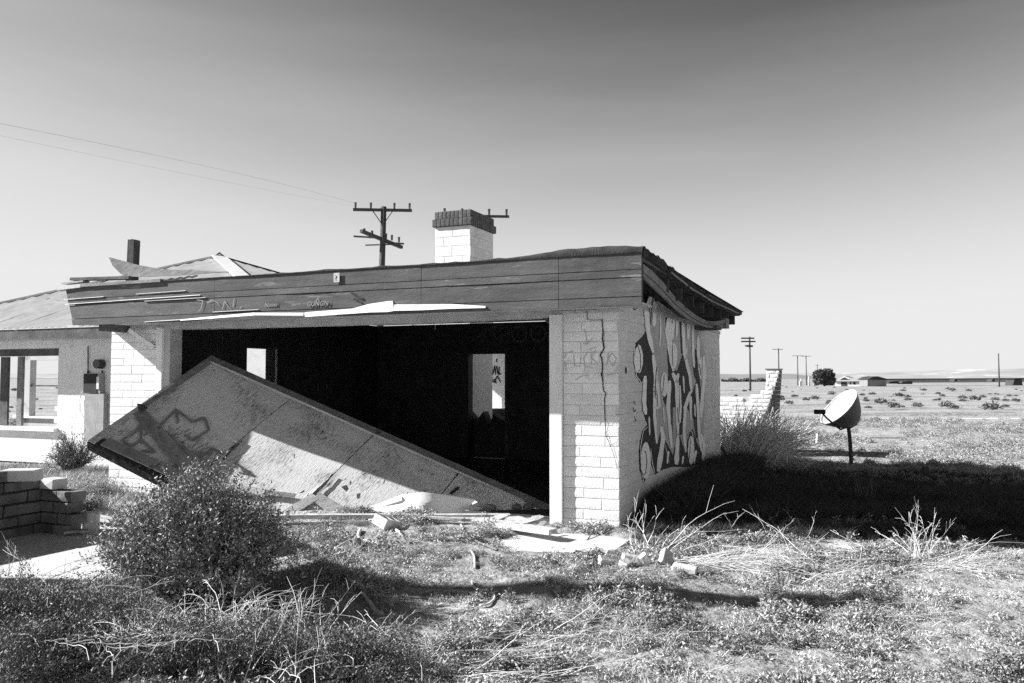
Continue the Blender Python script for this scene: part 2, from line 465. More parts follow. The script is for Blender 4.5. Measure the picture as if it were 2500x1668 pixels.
mb.build('ground', 'ground', kind='structure', smooth=True)

# concrete drive (a real slab) in front of the garage and the floor inside it
mb = MB(); mb.slab([Wd(-7.25, -4.1, -0.1), Wd(0.2, -4.1, -0.1), Wd(0.2, -0.002, -0.1), Wd(-7.25, -0.002, -0.1)], (0, 0, 1), 0.112)
mb.build('driveway', 'concrete', kind='structure')

# far dirt road
M['road'] = mat('dirt_road', 0.5, 0.6, 0.95, 0.4, bump=0.2, bscale=5)
mb = MB(); pts = [(-60 + 5 * i, 33.2 + .25 * math.sin(i * .7)) for i in range(60)]
vs = []; fs = []
for i, (x, y) in enumerate(pts):
    w = .42 + .1 * math.sin(i * 1.3)
    vs += [(x, y - w, -0.095), (x, y + w, -0.095)]
fs = [(2 * i, 2 * i + 2, 2 * i + 3, 2 * i + 1) for i in range(len(pts) - 1)]
mb.add(vs, fs); mb.build('road', 'road', kind='structure')

# hills on the horizon
def hills(name, dist, x0, x1, fn, m, depth=500):
    mb = MB(); vs = []; k = 90
    for i in range(k + 1):
        x = x0 + (x1 - x0) * i / k
        h = fn(x)
        vs += [(x, dist - depth * .5, -2), (x, dist - depth * .2, h * .45), (x, dist, h), (x, dist + depth, h * .8), (x, dist + 2 * depth, -2)]
    fs = [(5 * i + j, 5 * i + 5 + j, 5 * i + 6 + j, 5 * i + 1 + j) for i in range(k) for j in range(4)]
    mb.add(vs, fs); return mb.build(name, m, kind='structure', smooth=True)
M['hill'] = mat('pale_desert_hill', 0.30, 0.42, 0.95, 0.004, spots=[(0.004, 0.58, 0.66)], stretch=(1, 4, 3))
M['hill2'] = mat('grey_desert_hill', 0.2, 0.26, 0.95, 0.004)
def h1(x):
    u = x / 5000 * FPX + 1250
    t = 13 + 7 * sstep(1900, 2300, u) + 10 * sstep(2200, 2600, u) * .7
    return t / FPX * 5000 + 6 * mnoise.noise(Vector((x * .002, 0, 0)))
hills('hills', 5000, -7000, 9000, h1, 'hill')
def h2(x):
    u = x / 4000 * FPX + 1250
    return (13 * sstep(2080, 1900, u) * sstep(800, 1500, u) + 6 * sstep(400, -200, u)) / FPX * 4000 + 3 * mnoise.noise(Vector((x * .004, 4, 0))) - 1
hills('low_hills', 4000, -4500, 2200, h2, 'hill2')

# ------------------------------------------------------------------ garage
G = empty('ruined_garage', C0, GA, 'derelict white block garage with a wide dark opening and a sagging flat roof', 'garage')
TOPW = 2.30
X_L, X_PL, X_OL, X_OR = -6.87, -6.05, -5.95, -0.713
X_PR = -0.582
LEN = 6.36
# cores behind the facing bricks (painted mortar shows in the joints)
mb = MB(); mb.box(X_PR, -0.05, 0.006, 0.22, 0, TOPW).box(-0.22, -0.005, 0.05, LEN, 0, TOPW); mb.build('wall_core', 'joint', G)
mb = MB(); mb.box(X_L + .012, X_PL - .012, 0.007, 0.22, 0, TOPW + .2); mb.build('pier_core', 'joint', G)
lay_bricks(G, (X_PR, 0, 0), (1, 0, 0), (0, -1, 0), 0.582, 0.0, TOPW - .12, depth=0.06, shift=0)
lay_bricks(G, (X_L, 0, 0), (1, 0, 0), (0, -1, 0), X_PL - X_L, 0.0, TOPW - .12, depth=0.06, shift=.5)
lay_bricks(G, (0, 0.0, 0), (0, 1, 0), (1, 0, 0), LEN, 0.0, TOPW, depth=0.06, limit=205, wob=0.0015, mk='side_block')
# rear wall, left wall, both with door openings
def wall_with_hole(mb, x0, x1, y0, y1, z0, z1, h0, h1, hz, ax='x'):
    if ax == 'x':
        mb.box(x0, h0, y0, y1, z0, z1).box(h1, x1, y0, y1, z0, z1).box(h0, h1, y0, y1, hz, z1)
    else:
        mb.box(x0, x1, y0, h0, z0, z1).box(x0, x1, h1, y1, z0, z1).box(x0, x1, h0, h1, hz, z1)
mb = MB(); wall_with_hole(mb, X_L + .2, -.23, LEN - .2, LEN, 0, 2.55, -4.66, -3.90, 1.97); mb.build('rear_wall', 'near_black', G)
mb = MB(); wall_with_hole(mb, X_L, X_L + .2, .25, LEN, 0, 2.55, 2.36, 3.05, 1.99, 'y'); mb.build('left_wall', 'near_black', G)
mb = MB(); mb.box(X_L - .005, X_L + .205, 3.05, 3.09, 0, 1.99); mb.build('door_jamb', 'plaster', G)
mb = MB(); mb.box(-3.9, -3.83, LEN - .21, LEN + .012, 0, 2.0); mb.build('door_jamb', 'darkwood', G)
mb = MB(); mb.box(X_L + .2, -.226, .23, LEN - .2, -.06, .005); mb.build('floor_slab', 'near_black', G)
mb = MB(); mb.box(-.236, -.222, .22, LEN - .21, 0.01, 2.54); mb.build('inner_lining', 'near_black', G)
mb = MB(); vs = [(-4.9 + .11 * i, .50 + .32 * abs(math.sin(i * 1.9)) * (1 if i < 6 else .9) + .06) for i in range(11)]
for (a_, b_), (c_, d_) in zip(vs, vs[1:]): mb.slab([(a_, 6.40, 0), (c_, 6.40, 0), (c_, 6.40, d_), (a_, 6.40, b_)], (0, 1, 0), .25)
mb.build('dark_fill_heap', 'near_black', G, kind='stuff')  # dark heap added to black out the lower part of the doorway
# jamb boards
mb = MB(); mb.box(X_OR, X_PR - .002, -0.045, 0.2, 0, 2.15); mb.build('door_post', 'trim', G)
mb = MB(); mb.box(X_PL + .002, X_OL, -0.035, 0.2, 0, 2.15); mb.build('door_post', 'trim', G)
mb = MB(); mb.box(X_OR + .006, X_OR + .02, .20, .4, 0, 2.1); mb.build('door_track', 'darkwood', G)
# header beam and soffit
mb = MB()
k = 26; vs = []
for i in range(k + 1):
    x = X_L + (0.0 - X_L) * i / k
    zz = 2.135 - 0.02 * math.sin(math.pi * i / k) + random.uniform(-.004, .004)
    if x > X_PR: zz = 2.16
    for y in (-.004, .19): vs += [(x, y, zz), (x, y, 2.56)]
fs = []
for i in range(k):
    a = 4 * i
    fs += [(a, a + 4, a + 5, a + 1), (a + 2, a + 3, a + 7, a + 6), (a, a + 2, a + 6, a + 4), (a + 1, a + 5, a + 7, a + 3)]
fs += [(0, 1, 3, 2), (4 * k, 4 * k + 2, 4 * k + 3, 4 * k + 1)]
mb.add(vs, fs); mb.build('header_beam', 'soffit', G)
for i in range(3):
    a = -6.95 + i * 2.44
    mb = MB(); mb.box(a, min(a + 2.43, .34), -.545, -.006, 2.19 + .003 * i, 2.205 + .003 * i); mb.build('soffit_board', 'soffit', G)
# fascia: four board courses, each of three lengths
FY = -0.58; FL, FR = -7.02, 0.38
courses = [(2.500, 2.66, 0.0), (2.428, 2.493, -.004), (2.252, 2.419, 0.0), (2.165, 2.244, -.004)]
joints = [FL, -4.6, -1.9, -.42, FR]
for ci, (z0, z1, dy) in enumerate(courses):
    for ji in range(4):
        a, b = joints[ji] + .002, joints[ji + 1] - .002
        mb = MB(); n = 10; vs = []
        for i in range(n + 1):
            x = a + (b - a) * i / n
            w = 0.004 * math.sin(x * 3 + ci * 2) + random.uniform(-.0015, .0015)
            sl_ = 0.03 * (2.66 - z0) if x < FL + .01 else 0
            for (yy, zz) in ((FY + dy + w, z0), (FY + dy + w * .5, z1), (FY + dy + .022, z0), (FY + dy + .022, z1)):
                xx = x + ((2.66 - zz) * 0.32 if i == 0 and ji == 0 else 0)
                vs.append((xx, yy, zz))
        fs = []
        for i in range(n):
            q = 4 * i
            fs += [(q, q + 4, q + 5, q + 1), (q + 3, q + 7, q + 6, q + 2), (q, q + 2, q + 6, q + 4), (q + 1, q + 5, q + 7, q + 3)]
        fs += [(0, 1, 3, 2), (4 * n, 4 * n + 2, 4 * n + 3, 4 * n + 1)]
        mb.add(vs, fs); mb.build('fascia_board', 'fascia', G)
mb = MB(); mb.box(FL + .15, FR - .005, FY + .024, FY + .07, 2.2, 2.60); mb.build('fascia_backer', 'near_black', G)
# white strips added to imitate sunlit, paint-bare ledges of the fascia boards
def on_f(u, v, off=0.0): return on_ly(u, v, FY - off)
def strip(pa, pb, th, name='lit_ledge_strip', m='metal_white', out=.012):
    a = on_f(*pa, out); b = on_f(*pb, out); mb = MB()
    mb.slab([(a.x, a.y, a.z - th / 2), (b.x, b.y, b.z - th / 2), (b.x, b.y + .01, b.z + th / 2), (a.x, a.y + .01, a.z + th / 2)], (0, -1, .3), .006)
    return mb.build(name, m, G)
def z2(x, y): return (140 + x / 4.7, 680 + y / 4.7)
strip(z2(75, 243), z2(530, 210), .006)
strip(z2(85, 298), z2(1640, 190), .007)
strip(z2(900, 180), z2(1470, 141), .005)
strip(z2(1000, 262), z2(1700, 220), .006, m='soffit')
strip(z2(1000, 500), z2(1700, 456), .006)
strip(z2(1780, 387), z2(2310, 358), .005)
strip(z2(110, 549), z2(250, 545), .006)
# long torn drip flashing under the fascia
prof = [(300 + 140, 781, 783), (500, 775, 779), (620, 764, 770), (740, 764, 771), (745, 763, 774), (860, 754, 766), (900, 743, 763), (945, 736, 762), (958, 735, 760), (962, 744, 759), (1020, 744, 758), (1100, 743, 754), (1185, 748, 752)]
mb = MB(); vs = []
for (u, va, vb) in prof:
    out_ = .012 + .16 * math.sin(math.pi * max(0, min(1, (u - 440) / 330))) ** .8
    a = on_f(u, va, out_); b = on_f(u, vb, out_ + .02)
    vs += [a, b]
n = len(prof)
vs2 = [Vector(p) + Vector((0, .006, .003)) for p in vs]
fs = [(2 * i, 2 * i + 1, 2 * i + 3, 2 * i + 2) for i in range(n - 1)] + [(2 * n + 2 * i, 2 * n + 2 * i + 2, 2 * n + 2 * i + 3, 2 * n + 2 * i + 1) for i in range(n - 1)]
mb.add(vs + vs2, fs); mb.build('torn_flashing', 'metal_white', G, smooth=False)
# roof deck, felt rolled over its edge
mb = MB(); mb.box(FL + .12, FR - .02, FY + .025, 6.48, 2.585, 2.63); mb.build('roof_deck', 'darkwood', G)
def felt_top(x):                              # height of the wrinkled felt edge above the fascia
    t = (x - FL) / (FR - FL)
    return 2.655 + .02 * t + .055 * math.exp(-((x + .15) / .55) ** 2) + .022 * mnoise.noise(Vector((x * 1.8, 0, 3))) + .012 * mnoise.noise(Vector((x * 7, 0, 5)))
mb = MB(); vs = []; k = 90
xa = FL + .25
for i in range(k + 1):
    x = xa + (FR + .01 - xa) * i / k; h = felt_top(x)
    for (yy, zz) in ((FY - .012, 2.648), (FY - .02, 2.66 + (h - 2.66) * .4), (FY + .005, h), (FY + .08, h + .004), (.6, 2.655), (3.0, 2.64), (6.5, 2.64)):
        vs.append((x + .004 * math.sin(i), yy, zz + (.012 * mnoise.noise(Vector((x * 3, yy * 3, 1))) if yy > 0 else 0)))
fs = [(7 * i + j, 7 * i + 7 + j, 7 * i + 8 + j, 7 * i + 1 + j) for i in range(k) for j in range(6)]
mb.add(vs, fs); mb.build('roof_felt', 'felt', G, smooth=True)
# curled sheet standing up at the left end
def patch(name, rows, m, parent, th=.006, frame='f'):
    vs = [Vector(p) for r in rows for p in r]; c = len(rows[0]); n = len(vs)
    vs2 = [p + Vector((0, th, -th * .3)) for p in vs]
    fs = []
    for j in range(len(rows) - 1):
        for i in range(c - 1):
            a = j * c + i
            fs += [(a, a + 1, a + 1 + c, a + c), (n + a, n + a + c, n + a + 1 + c, n + a + 1)]
    mb = MB(); mb.add(vs + vs2, fs); return mb.build(name, m, parent, smooth=True)
def z1p(x, y): return (x / 3.136, 500 + y / 3.136)
top = [(832, 400), (950, 432), (1060, 462), (1190, 485), (1340, 498), (1500, 502), (1650, 512), (1760, 510)]
bot = [(925, 530), (960, 545), (1050, 552), (1190, 548), (1340, 541), (1500, 532), (1650, 522), (1760, 516)]
r0 = [on_ly(*z1p(*p), -.40 + .25 * (1 - i / 7)) for i, p in enumerate(top)]
r2 = [on_ly(*z1p(*p), -.50) for p in bot]
r1 = [(a + b) / 2 + Vector((0, -.03, -.01)) for a, b in zip(r0, r2)]
patch('curled_felt_sheet', [r0, r1, r2], 'felt_grey', G)
# broken sheathing ends at the roof's left end
for (pa, pb, w, m) in [((560, 572), (1010, 560), .035, 'darkwood'), ((500, 606), (660, 588), .02, 'plank'), ((460, 648), (640, 625), .035, 'soffit'), ((640, 622), (1250, 582), .035, 'barge')]:
    a = on_f(*z1p(*pa), -.02); b = on_f(*z1p(*pb), -.02)
    mb = MB(); mb.beam(a, b, .10, w); mb.build('broken_batten', m, G)
# right eave: jagged shingles, plywood edge, rafters, sagging barge board
XE = FR
def on_e(u, v, off=0.0): return on_lx(u, v, XE + off)
def z4(x, y): return (1200 + x / 3.136, 500 + y / 3.136)
edge = [on_e(*z4(*p)) for p in [(1160, 340), (1250, 400), (1370, 490), (1530, 610), (1680, 715), (1800, 775), (1905, 820)]]
def along(pl, y):
    for a, b in zip(pl, pl[1:]):
        if y <= b.y: 
            t = (y - a.y) / max(1e-6, b.y - a.y); return a + (b - a) * max(0, t)
    return pl[-1].copy()
y0e, y1e = edge[0].y, edge[-1].y
yy = y0e
while yy < y1e:
    w = random.uniform(.07, .2)
    a = along(edge, yy); b = along(edge, min(yy + w, y1e))
    hgt = random.uniform(.015, .05)
    mb = MB(); z0_ = min(a.z, b.z)
    mb.add([(XE - .35, a.y, a.z + .01), (XE - .35, b.y, b.z + .01), (XE + random.uniform(0, .03), b.y, b.z - hgt * .2), (XE + random.uniform(0, .03), a.y, a.z),
            (XE - .35, a.y, a.z - .03), (XE - .35, b.y, b.z - .03), (XE, b.y, b.z - .06), (XE, a.y, a.z - .06)],
           [(0, 1, 2, 3), (7, 6, 5, 4), (3, 2, 6, 7), (0, 3, 7, 4), (1, 5, 6, 2)])
    for v_ in range(4): mb.v[v_] = (mb.v[v_][0], mb.v[v_][1], mb.v[v_][2] + (random.uniform(0, .03) if v_ in (2, 3) else 0))
    mb.build('shingle', 'shingle', G)
    yy += w - .005
# plywood edges
for (pa, pb) in [((1375, 505), (1500, 605)), ((1515, 620), (1700, 735)), ((1700, 735), (1890, 822))]:
    a = on_e(*z4(*pa), .012); b = on_e(*z4(*pb), .012); mb = MB(); mb.beam(a + Vector((0, 0, -.02)), b + Vector((0, 0, -.02)), .012, .022)
    mb.build('sheathing_edge', 'barge', G)
# eave underside panel (dark, torn) filling between deck edge and wall
un = []
for i in range(15):
    y = y0e + (y1e - y0e) * i / 14
    e = along(edge, y); un.append(e)
mb = MB(); vs = []
for e in un: vs += [(XE - .01, e.y, e.z - .07), (-.02, e.y, min(2.54, e.z + .02)), (XE - .02, e.y, e.z - .03), (-.02, e.y, min(2.57, e.z + .05))]
fs = []
for i in range(14):
    q = 4 * i; fs += [(q, q + 1, q + 5, q + 4), (q + 2, q + 6, q + 7, q + 3), (q, q + 4, q + 6, q + 2)]
mb.add(vs, fs); mb.build('eave_sheathing', 'near_black', G)
for i in range(9):
    y = .1 + i * .72; e = along(edge, min(y, y1e))
    mb = MB(); mb.box(-.15, XE - .06, y, y + .045, e.z - .22, e.z - .08); mb.build('rafter_tail', 'near_black', G)
mb = MB(); mb.box(-.2, -.02, -.0, LEN, TOPW + .003, TOPW + .09); mb.build('wall_plate', 'darkwood', G)
# sagging barge board: from the eave corner down onto the wall head, curling out again at the far end
bt = [(1160, 455), (1230, 505), (1320, 600), (1400, 700), (1500, 795), (1580, 855), (1650, 890), (1720, 893), (1795, 878)]
bb = [(1172, 568), (1250, 640), (1330, 715), (1420, 810), (1500, 872), (1580, 915), (1650, 940), (1720, 948), (1795, 940)]
offs = [0, -.02, -.06, -.12, -.17, -.18, -.14, -.06, 0.0]
ra = [on_e(*z4(*p), o) for p, o in zip(bt, offs)]; rb = [on_e(*z4(*p), o - .02) for p, o in zip(bb, offs)]
def panelx(name, rows, m, th=.022):
    vs = [Vector(p) for r in rows for p in r]; c = len(rows[0]); n = len(vs)
    vs2 = [p + Vector((-th, 0, 0)) for p in vs]; fs = []
    for j in range(len(rows) - 1):
        for i in range(c - 1):
            a = j * c + i
            fs += [(a, a + c, a + 1 + c, a + 1), (n + a, n + a + 1, n + a + 1 + c, n + a + c)]
    last = (len(rows) - 1) * c
    for i in range(c - 1): fs += [(i, i + 1, n + i + 1, n + i), (last + i, n + last + i, n + last + i + 1, last + i + 1)]
    fs += [(0, n, n + last, last), (c - 1, last + c - 1, n + last + c - 1, n + c - 1)]
    mb = MB(); mb.add(vs + vs2, fs); return mb.build(name, m, G)
mid = [a * .45 + b * .55 for a, b in zip(ra, rb)]
panelx('barge_board', [ra, mid], 'barge')
panelx('barge_board', [[p + Vector((-.008, 0, -.006)) for p in mid], rb], 'barge')
a = on_e(*z4(1800, 905), -.02); mb = MB(); mb.box(a.x - .3, a.x + .02, a.y - .22, a.y + .12, a.z - .08, a.z + .06); mb.build('outrigger_block', 'barge', G)
a = on_e(*z4(1760, 945), -.05); mb = MB(); mb.box(a.x - .38, a.x, a.y - .4, a.y + .02, a.z - .03, a.z + .02); mb.build('outrigger_block', 'darkwood', G)
# rake trim strip at the wall head
mb = MB(); mb.box(-.003, .012, 1.0, LEN + .02, TOPW - .045, TOPW + .01); mb.build('wall_head_trim', 'soffit', G)

# painted letters on the side wall ----------------------------------------------------------------
def sp(x, y, off): p = on_lx(1500 + x / 2.613, 650 + y / 2.613, off); return p
def flat_poly(mb, pts, off, th=.0015):
    mb.slab([sp(x, y, off) for x, y in pts], (1, 0, 0), th)
def stroke(mb, pts, w0, w1, off, f=None):
    f = f or (lambda x, y: sp(x, y, off))
    n = len(pts); out = []
    dense = []
    for i in range(n - 1):
        for k in range(5):
            t = k / 5; dense.append((pts[i][0] + (pts[i + 1][0] - pts[i][0]) * t, pts[i][1] + (pts[i + 1][1] - pts[i][1]) * t))
    dense.append(pts[-1]); n = len(dense); A = []; B = []
    for i, (x, y) in enumerate(dense):
        a = dense[max(0, i - 1)]; b = dense[min(n - 1, i + 1)]
        dx, dy = b[0] - a[0], b[1] - a[1]; q = math.hypot(dx, dy) or 1
        t = i / (n - 1); w = (w0 + (w1 - w0) * t) * min(1, .55 + 2.2 * min(t, 1 - t) * 1.5) / 2
        w *= 1 + .1 * math.sin(i * 1.7)
        A.append(f(x - dy / q * w, y + dx / q * w)); B.append(f(x + dy / q * w, y - dx / q * w))
    vs = A + B; fs = [(i, i + 1, n + i + 1, n + i) for i in range(n - 1)]
    mb.add(vs, fs)
def ell(cx, cy, rx, ry, k=18, wob=.06):
    return [(cx + rx * math.cos(2 * math.pi * i / k) * (1 + wob * math.sin(i * 2.3)), cy + ry * math.sin(2 * math.pi * i / k)) for i in range(k)]
mb = MB(); flat_poly(mb, [(250, 200), (330, 262), (420, 330), (515, 385), (560, 480), (585, 600), (575, 900), (560, 1230), (400, 1260), (270, 1290), (225, 1240), (215, 1000), (225, 700), (195, 450), (200, 300)], .004)
mb.build('graffiti_background', 'bareblock', G)
mb = MB()
for pl in [[(140, 490), (190, 440), (205, 400), (222, 470), (240, 560), (252, 700), (250, 900), (262, 1060), (275, 1150), (300, 1010), (330, 1120), (375, 1210), (395, 1080), (420, 1090), (455, 1200), (470, 1060), (500, 1040), (525, 1120), (560, 1200), (560, 1262), (470, 1280), (370, 1280), (300, 1300), (262, 1330), (235, 1250), (215, 1330), (190, 1380), (162, 1290), (160, 1150), (178, 1060), (212, 1010), (190, 950), (178, 860), (190, 740), (172, 745), (140, 690), (128, 590)],
           [(325, 330), (350, 310), (345, 480), (362, 640), (400, 670), (435, 560), (452, 600), (480, 740), (492, 820), (520, 740), (545, 730), (555, 800), (540, 900), (548, 1080), (520, 1100), (505, 980), (462, 900), (445, 1070), (415, 1080), (395, 900), (372, 900), (372, 1130), (350, 1100), (330, 900), (310, 850), (345, 700), (335, 520)],
           [(415, 340), (438, 350), (455, 560), (425, 560)], [(500, 640), (515, 520), (530, 560), (552, 700), (535, 760), (508, 700)]]:
    flat_poly(mb, pl, .007)
mb.build('graffiti_shadow', 'darkpaint', G)
mb = MB()
for pts, a, b in [([(232, 195), (206, 300), (216, 420), (247, 552)], 34, 24), ([(256, 225), (258, 300), (252, 385)], 26, 22), ([(247, 565), (264, 700), (258, 830), (256, 950), (270, 1130)], 26, 16),
                  ([(197, 700), (190, 860), (200, 948)], 26, 24), ([(358, 315), (343, 420), (360, 560), (377, 670)], 44, 24), ([(378, 330), (370, 470)], 26, 14), ([(405, 325), (396, 450)], 22, 12),
                  ([(435, 335), (448, 560), (482, 700), (492, 805)], 22, 16), ([(475, 360), (471, 465)], 26, 16), ([(500, 368), (503, 560), (510, 648)], 18, 12), ([(535, 450), (536, 560), (551, 718)], 18, 18),
                  ([(570, 575), (573, 700), (560, 850), (554, 965)], 20, 22), ([(553, 580), (556, 700)], 10, 8), ([(353, 730), (343, 900), (366, 1160)], 26, 20), ([(372, 680), (398, 745), (402, 880), (406, 1070)], 26, 22), ([(408, 685), (396, 750)], 18, 16),
                  ([(440, 700), (446, 810)], 10, 8), ([(485, 800), (452, 900), (444, 1060), (456, 1185)], 22, 16), ([(486, 830), (489, 985)], 20, 10), ([(524, 750), (534, 900), (541, 1080), (556, 1180)], 20, 16), ([(550, 1070), (572, 1140), (566, 1250)], 18, 18),
                  ([(298, 1020), (312, 1100), (280, 1310)], 20, 34), ([(405, 1080), (396, 1265)], 20, 34), ([(522, 1175), (508, 1255)], 16, 10), ([(275, 730), (288, 900), (262, 905)], 14, 14), ([(262, 770), (262, 850)], 22, 14)]:
    stroke(mb, pts, a, b, .0105)
for pts, a, b in [([(290, 300), (296, 420), (288, 520)], 9, 7), ([(312, 900), (318, 1000)], 9, 8), ([(418, 760), (424, 900), (420, 1000)], 12, 9), ([(345, 1180), (338, 1260)], 14, 10), ([(440, 1210), (434, 1262)], 12, 10), ([(512, 880), (516, 960)], 8, 8), ([(222, 960), (226, 1080)], 10, 8), ([(462, 520), (456, 600)], 10, 8)]:
    stroke(mb, pts, a, b, .0105)
for e in [ell(155, 592, 26, 92), ell(200, 1240, 31, 118), ell(380, 572, 21, 82), ell(318, 755, 22, 78), ell(489, 1175, 20, 92)]: flat_poly(mb, e, .0105)
stroke(mb, [(130, 510), (126, 600), (142, 700), (172, 745), (190, 735)], 4, 4, .0105); stroke(mb, [(212, 1025), (185, 1050), (168, 1150), (172, 1300), (190, 1390), (212, 1340)], 4, 4, .0105)
stroke(mb, [(232, 1165), (242, 1250), (258, 1320)], 4, 4, .0105); stroke(mb, [(325, 1140), (350, 1255)], 3, 3, .0105); stroke(mb, [(468, 1100), (478, 1045), (498, 1060), (508, 1140)], 4, 4, .0105)
mb.build('graffiti_letter_fill', 'lightpaint', G)
mb = MB()
for pts in [[(140, 520), (150, 505), (165, 560), (168, 650), (150, 690)], [(190, 1190), (200, 1180), (208, 1240), (200, 1320), (185, 1335), (172, 1300)], [(240, 220), (237, 300), (232, 380)], [(372, 500), (370, 570), (374, 640)], [(318, 690), (314, 760), (306, 810)],
            [(270, 640), (262, 760), (266, 830)], [(540, 620), (548, 660), (552, 700)], [(360, 880), (364, 960), (362, 1010)], [(486, 1100), (482, 1180), (476, 1240)], [(244, 565), (236, 545)], [(404, 900), (410, 1000)], [(225, 270), (226, 300)], [(250, 770), (262, 775)], [(250, 800), (264, 805)]]:
    stroke(mb, pts, 5, 4, .0135)
mb.build('graffiti_outline', 'black', G)
# little marks left of the big letters and on the front pillar
mb = MB()
for pts in [[(128, 240), (120, 265), (130, 280), (145, 268), (138, 240), (128, 240)], [(74, 640), (72, 670), (76, 690)], [(125, 860), (135, 885)], [(120, 900), (128, 930), (140, 915)], [(128, 960), (140, 985), (125, 990)]]:
    stroke(mb, pts, 4, 4, .006)
mb.build('graffiti_scribble', 'darkpaint', G, kind='stuff')
def fp(x, y): p = on_ly(1360 + x / 4.48, 750 + y / 4.48, -.006); return p
mb = MB()
for pts in [[(300, 240), (320, 330), (325, 410), (270, 385)], [(325, 410), (390, 340)], [(80, 560), (100, 500), (180, 480)], [(90, 600), (100, 700)], [(100, 590), (150, 590)], [(180, 520), (190, 640), (250, 650), (262, 520)], [(340, 480), (290, 560), (310, 660), (350, 640)], [(370, 450), (375, 640)], [(430, 460), (375, 550), (450, 640)],
            [(560, 500), (545, 640)], [(600, 500), (560, 560), (610, 650), (650, 560), (600, 500)], [(200, 800), (260, 755), (350, 745)], [(540, 745), (680, 720)], [(360, 455), (430, 440)]]:
    stroke(mb, pts, 9, 7, 0, fp)
mb.build('graffiti_scribble', 'faint', G, kind='stuff')
# crack running down the right pillar and the open joint at its head
mb = MB()
ck = [(492, 135), (498, 200), (505, 280), (497, 345), (508, 420), (515, 440), (505, 470), (480, 500), (476, 530), (492, 565), (496, 640), (497, 700), (490, 745), (500, 800), (503, 870), (512, 920), (530, 940), (520, 1000), (518, 1100), (522, 1200), (530, 1290), (525, 1390), (545, 1430), (575, 1500), (610, 1580), (640, 1680), (660, 1770)]
def fpc(x, y): return on_ly(1360 + x / 4.48, 750 + y / 4.48, -.0085)
stroke(mb, [(x + random.uniform(-3, 3), y) for x, y in ck], 17, 6, 0, fpc)
stroke(mb, [(45, 37), (250, 28), (505, 18)], 9, 8, 0, fpc); stroke(mb, [(500, 0), (508, 22)], 16, 14, 0, fpc); stroke(mb, [(325, 35), (330, 100), (332, 138)], 8, 6, 0, fpc); stroke(mb, [(332, 138), (400, 142), (495, 140)], 6, 6, 0, fpc)
stroke(mb, [(484, 715), (480, 745), (495, 775)], 7, 6, 0, fpc); stroke(mb, [(757, 660), (756, 720)], 10, 16, 0, fpc)
mb.build('wall_crack', 'crack', G)
# notice plate and marker scribbles on the fascia
a = on_f(815, 667, .018); b = on_f(829, 689, .018)
mb = MB(); mb.box(a.x, b.x, a.y - .004, a.y, b.z, a.z); pl = mb.build('number_plate', 'soffit', G); pl['label'] = 'small pale plate with a worn dark mark'
def text(s, name, m, size, origin, yaw, parent, off=0, sh=0.0):
    c = bpy.data.curves.new(name, 'FONT'); c.body = s; c.size = size; c.extrude = .001; c.align_x = 'LEFT'; c.shear = sh
    c.materials.append(M[m]); o = bpy.data.objects.new(name, c); COL.objects.link(o); o.parent = parent
    o.location = origin; o.rotation_euler = (math.pi / 2, 0, yaw)
    bpy.context.view_layer.update()
    me = bpy.data.meshes.new_from_object(o.evaluated_get(bpy.context.evaluated_depsgraph_get()))
    n_ = bpy.data.objects.new(name, me); COL.objects.link(n_); n_.parent = parent; n_.location = o.location.copy(); n_.rotation_euler = o.rotation_euler.copy()
    bpy.data.objects.remove(o); n_.name = name; n_['kind'] = 'stuff'; return n_
text('?', 'plate_mark', 'black', .075, ((a.x + b.x) / 2 - .018, a.y - .006, b.z + .02), 0, G)
p = on_f(748, 748, .012); text('GUNGN', 'marker_writing', 'faint_light', .075, p, 0, G, sh=.2)
p = on_f(645, 750, .012); text('Nunxi', 'marker_writing', 'faint_light', .07, p, 0, G, sh=.2)
def fz(x, y): return on_f(480 + x / 5.875, 690 + y / 5.875, .010)
mb = MB()
for pts in [[(0, 250), (90, 260), (60, 380), (20, 420)], [(150, 290), (220, 250), (300, 290), (330, 330)], [(370, 380), (400, 260), (440, 330), (500, 380)], [(520, 350), (540, 220)], [(620, 370), (650, 340)], [(1680, 320), (1740, 220), (1770, 300)]]:
    stroke(mb, pts, 14, 8, 0, fz)
mb.build('marker_scribble', 'faint_light', G)
def fz2(x, y): return on_f(850 + x, 700 + y, .010)
mb = MB(); stroke(mb, [(5, 12), (20, 24), (35, 30)], 5, 7, 0, fz2); stroke(mb, [(12, 30), (25, 34), (36, 44)], 5, 3, 0, fz2); mb.build('paint_splash', 'black', G)
# pale letters on the dark rear wall
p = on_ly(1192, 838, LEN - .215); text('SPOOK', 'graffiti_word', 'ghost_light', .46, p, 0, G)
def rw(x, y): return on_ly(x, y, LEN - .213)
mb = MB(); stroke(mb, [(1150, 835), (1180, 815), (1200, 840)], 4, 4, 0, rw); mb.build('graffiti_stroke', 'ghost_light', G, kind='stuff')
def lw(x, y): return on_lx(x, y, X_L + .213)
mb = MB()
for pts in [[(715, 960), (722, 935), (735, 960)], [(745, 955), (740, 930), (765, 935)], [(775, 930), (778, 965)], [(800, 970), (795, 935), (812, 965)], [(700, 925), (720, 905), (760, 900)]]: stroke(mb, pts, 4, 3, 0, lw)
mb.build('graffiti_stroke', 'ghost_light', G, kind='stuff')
# hanging thread from header, bracket
a = on_ly(1060, 776, .0); b = on_ly(1063, 805, .0); mb = MB(); mb.tube([a, b], .003, .002, 4); mb.build('hanging_strap', 'plank', G)
for (pa, pb) in [((1305, 755), (1345, 790)), ((1330, 757), (1345, 770))]:
    a = on_ly(*pa, .12); b = on_ly(*pb, .12); mb = MB(); mb.beam(a, b, .03, .035); mb.build('door_spring_arm', 'darkwood', G)
